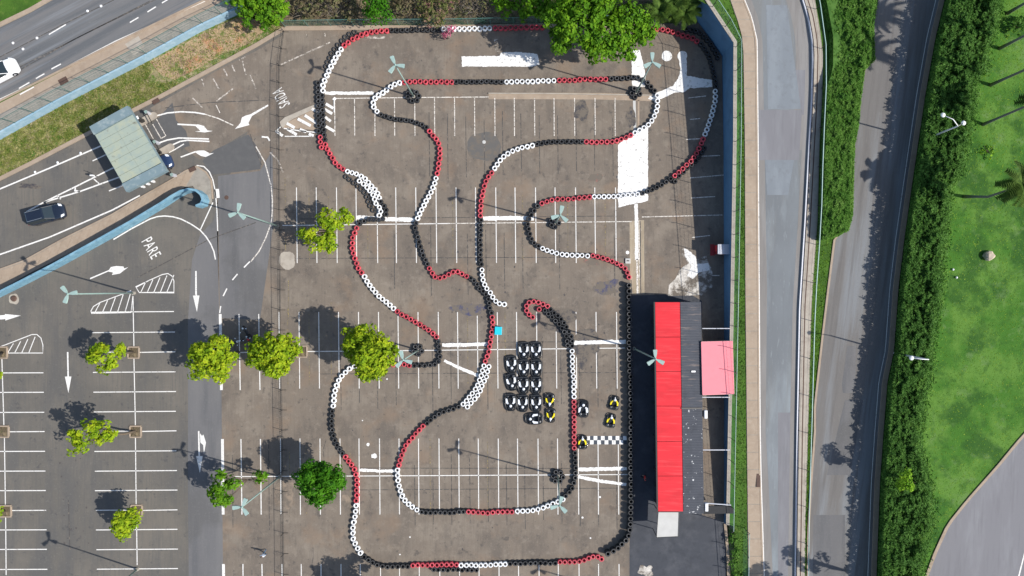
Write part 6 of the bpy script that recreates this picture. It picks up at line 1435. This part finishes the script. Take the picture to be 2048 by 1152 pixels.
# motorcycles
def motorcycle(label, px, py, rz, col):
    q = P(px, py, .4); t = thing('motorcycle', label, 'motorcycle', (q[0], q[1], .02), rz, group='motorcycles parked in the tree shade')
    for x in (-.62, .62):
        wh = MB().lathe([(.2, -.05), (.27, -.06), (.30, 0), (.27, .06), (.2, .05)], 16, (x, 0, .3), axis='y', closed=True).build('wheel', M['rubber'], t, smooth=True); MB().lathe([(.001, .02), (.2, .02), (.2, -.02), (.001, -.02)], 12, (x, 0, .3), axis='y').build('hub', M['kart_grey'], wh)
    MB().tube([(.1, 0, .74), (.3, 0, .8), (.42, 0, .78)], [.11, .15, .08], 8).build('fuel_tank', col, t, smooth=True)
    MB().tube([(-.62, 0, .76), (-.3, 0, .76), (.08, 0, .72)], [.09, .12, .09], 8).build('seat', M['rubber'], t, smooth=True); MB().box((0, 0, .42), (.42, .28, .34)).build('engine', M['kart_grey'], t, bevel=.04)
    MB().tube([(.62, 0, .3), (.42, 0, .92), (.38, 0, 1.0)], .035, 6).build('fork', M['chrome'], t); MB().tube([(.30, -.36, 1.0), (.42, 0, 1.04), (.30, .36, 1.0)], .018, 6).build('handlebar', M['chrome'], t)
    MB().lathe([(.001, .12), (.1, .08), (.1, -.04), (.001, -.05)], 10, (.56, 0, .86)).build('headlight', M['lamp_glass'], t, smooth=True); MB().box((-.72, 0, .86), (.3, .32, .26)).build('top_box', M['kart_black'], t, bevel=.04)
    for s in (-1, 1): MB().tube([(.3, s * .3, 1.0), (.26, s * .4, 1.14)], .012, 4).build('mirror_stalk', M['chrome'], t); MB().lathe([(.001, .02), (.07, .01), (.07, -.01)], 10, (.26, s * .42, 1.16)).build('mirror', M['lamp_glass'], t)
    return t
motorcycle('dark motorcycle with bright mirrors, uppermost in the tree shade', 494, 664, R(125), M['kart_black'])
motorcycle('motorcycle nearest the wide lime tree, on the white bay line', 474, 684, R(20), M['car_white'])
motorcycle('motorcycle right of the bay line close to the broad tree', 500, 682, R(110), M['tyre_red'])

# ------------------------------------------------------------------ people
def person(label, loc, rz, joints, shirt, trousers):
    """one continuous body grown around a skeleton; clothes follow it as colours of its surface"""
    J = joints; names = list(J); me = bpy.data.meshes.new('person'); idx = {n: i for i, n in enumerate(names)}
    ed = [('hip', 'belly'), ('belly', 'chest'), ('chest', 'neck'), ('neck', 'head'), ('head', 'crown')]
    for s in 'lr': ed += [('hip', s + 'hip'), (s + 'hip', s + 'knee'), (s + 'knee', s + 'ankle'), (s + 'ankle', s + 'toe'), ('chest', s + 'sho'), (s + 'sho', s + 'elb'), (s + 'elb', s + 'wri'), (s + 'wri', s + 'hand')]
    me.from_pydata([J[n] for n in names], [(idx[a], idx[b]) for a, b in ed], [])
    o = bpy.data.objects.new('tmp', me); C.objects.link(o); sk = o.modifiers.new('skin', 'SKIN'); sk.use_smooth_shade = True; su = o.modifiers.new('sub', 'SUBSURF'); su.levels = 1; su.render_levels = 1
    rad = {'hip': .15, 'belly': .14, 'chest': .16, 'neck': .055, 'head': .095, 'crown': .075, 'hip_': .1, 'knee': .065, 'ankle': .045, 'toe': .04, 'sho': .07, 'elb': .045, 'wri': .032, 'hand': .035}
    for n in names:
        k = n if n in ('hip', 'belly', 'chest', 'neck', 'head', 'crown') else (n[1:] if n[1:] != 'hip' else 'hip_'); me.skin_vertices[0].data[idx[n]].radius = (rad[k],) * 2
    me.skin_vertices[0].data[idx['hip']].use_root = True
    bpy.context.view_layer.update(); m2 = bpy.data.meshes.new_from_object(o.evaluated_get(bpy.context.evaluated_depsgraph_get())); bpy.data.objects.remove(o)
    for mt in (shirt, trousers, M['skin'], M['hair'], M['rubber']): m2.materials.append(mt)
    zh, zn, zc = J['hip'][2], J['neck'][2], J['head'][2]
    for p in m2.polygons:
        c = p.center; i = 0
        if c.z < .1: i = 4
        elif c.z < zh - .02 and min((c - Vector(J['lwri'])).length, (c - Vector(J['rwri'])).length) > .14: i = 1
        elif c.z > zc + .04 or (c.z > zn + .03 and c.x < J['head'][0] - .05): i = 3
        elif c.z > zn - .01: i = 2
        elif min((c - Vector(J[s + 'hand'])).length for s in 'lr') < .2: i = 2
        p.material_index = i
    m2.name = 'person'; return tag(link('person', m2, loc=loc, rz=rz), label, 'person')
walk = dict(hip=(0, 0, .92), belly=(0, 0, 1.08), chest=(.02, 0, 1.32), neck=(.03, 0, 1.47), head=(.05, 0, 1.58), crown=(.05, 0, 1.68), lhip=(0, .1, .86), lknee=(.12, .1, .48), lankle=(.24, .1, .09), ltoe=(.38, .11, .05), rhip=(0, -.1, .86), rknee=(-.05, -.1, .48),
            rankle=(-.28, -.1, .12), rtoe=(-.16, -.11, .05), lsho=(.02, .2, 1.38), lelb=(-.1, .26, 1.12), lwri=(.02, .28, .9), lhand=(.05, .28, .82), rsho=(.02, -.2, 1.38), relb=(.06, -.26, 1.12), rwri=(.24, -.26, .98), rhand=(.31, -.26, .95))
q = P(533, 1103); person('person in white top and blue jeans walking left of the railing at the bottom', (q[0], q[1], .02), R(250), walk, M['shirt_white'], M['jeans'])
q = P(1287, 951); person('person in red shirt standing in the building shade on the black floor', (q[0], q[1], .02), R(180), walk, M['shirt_red'], M['hair'])
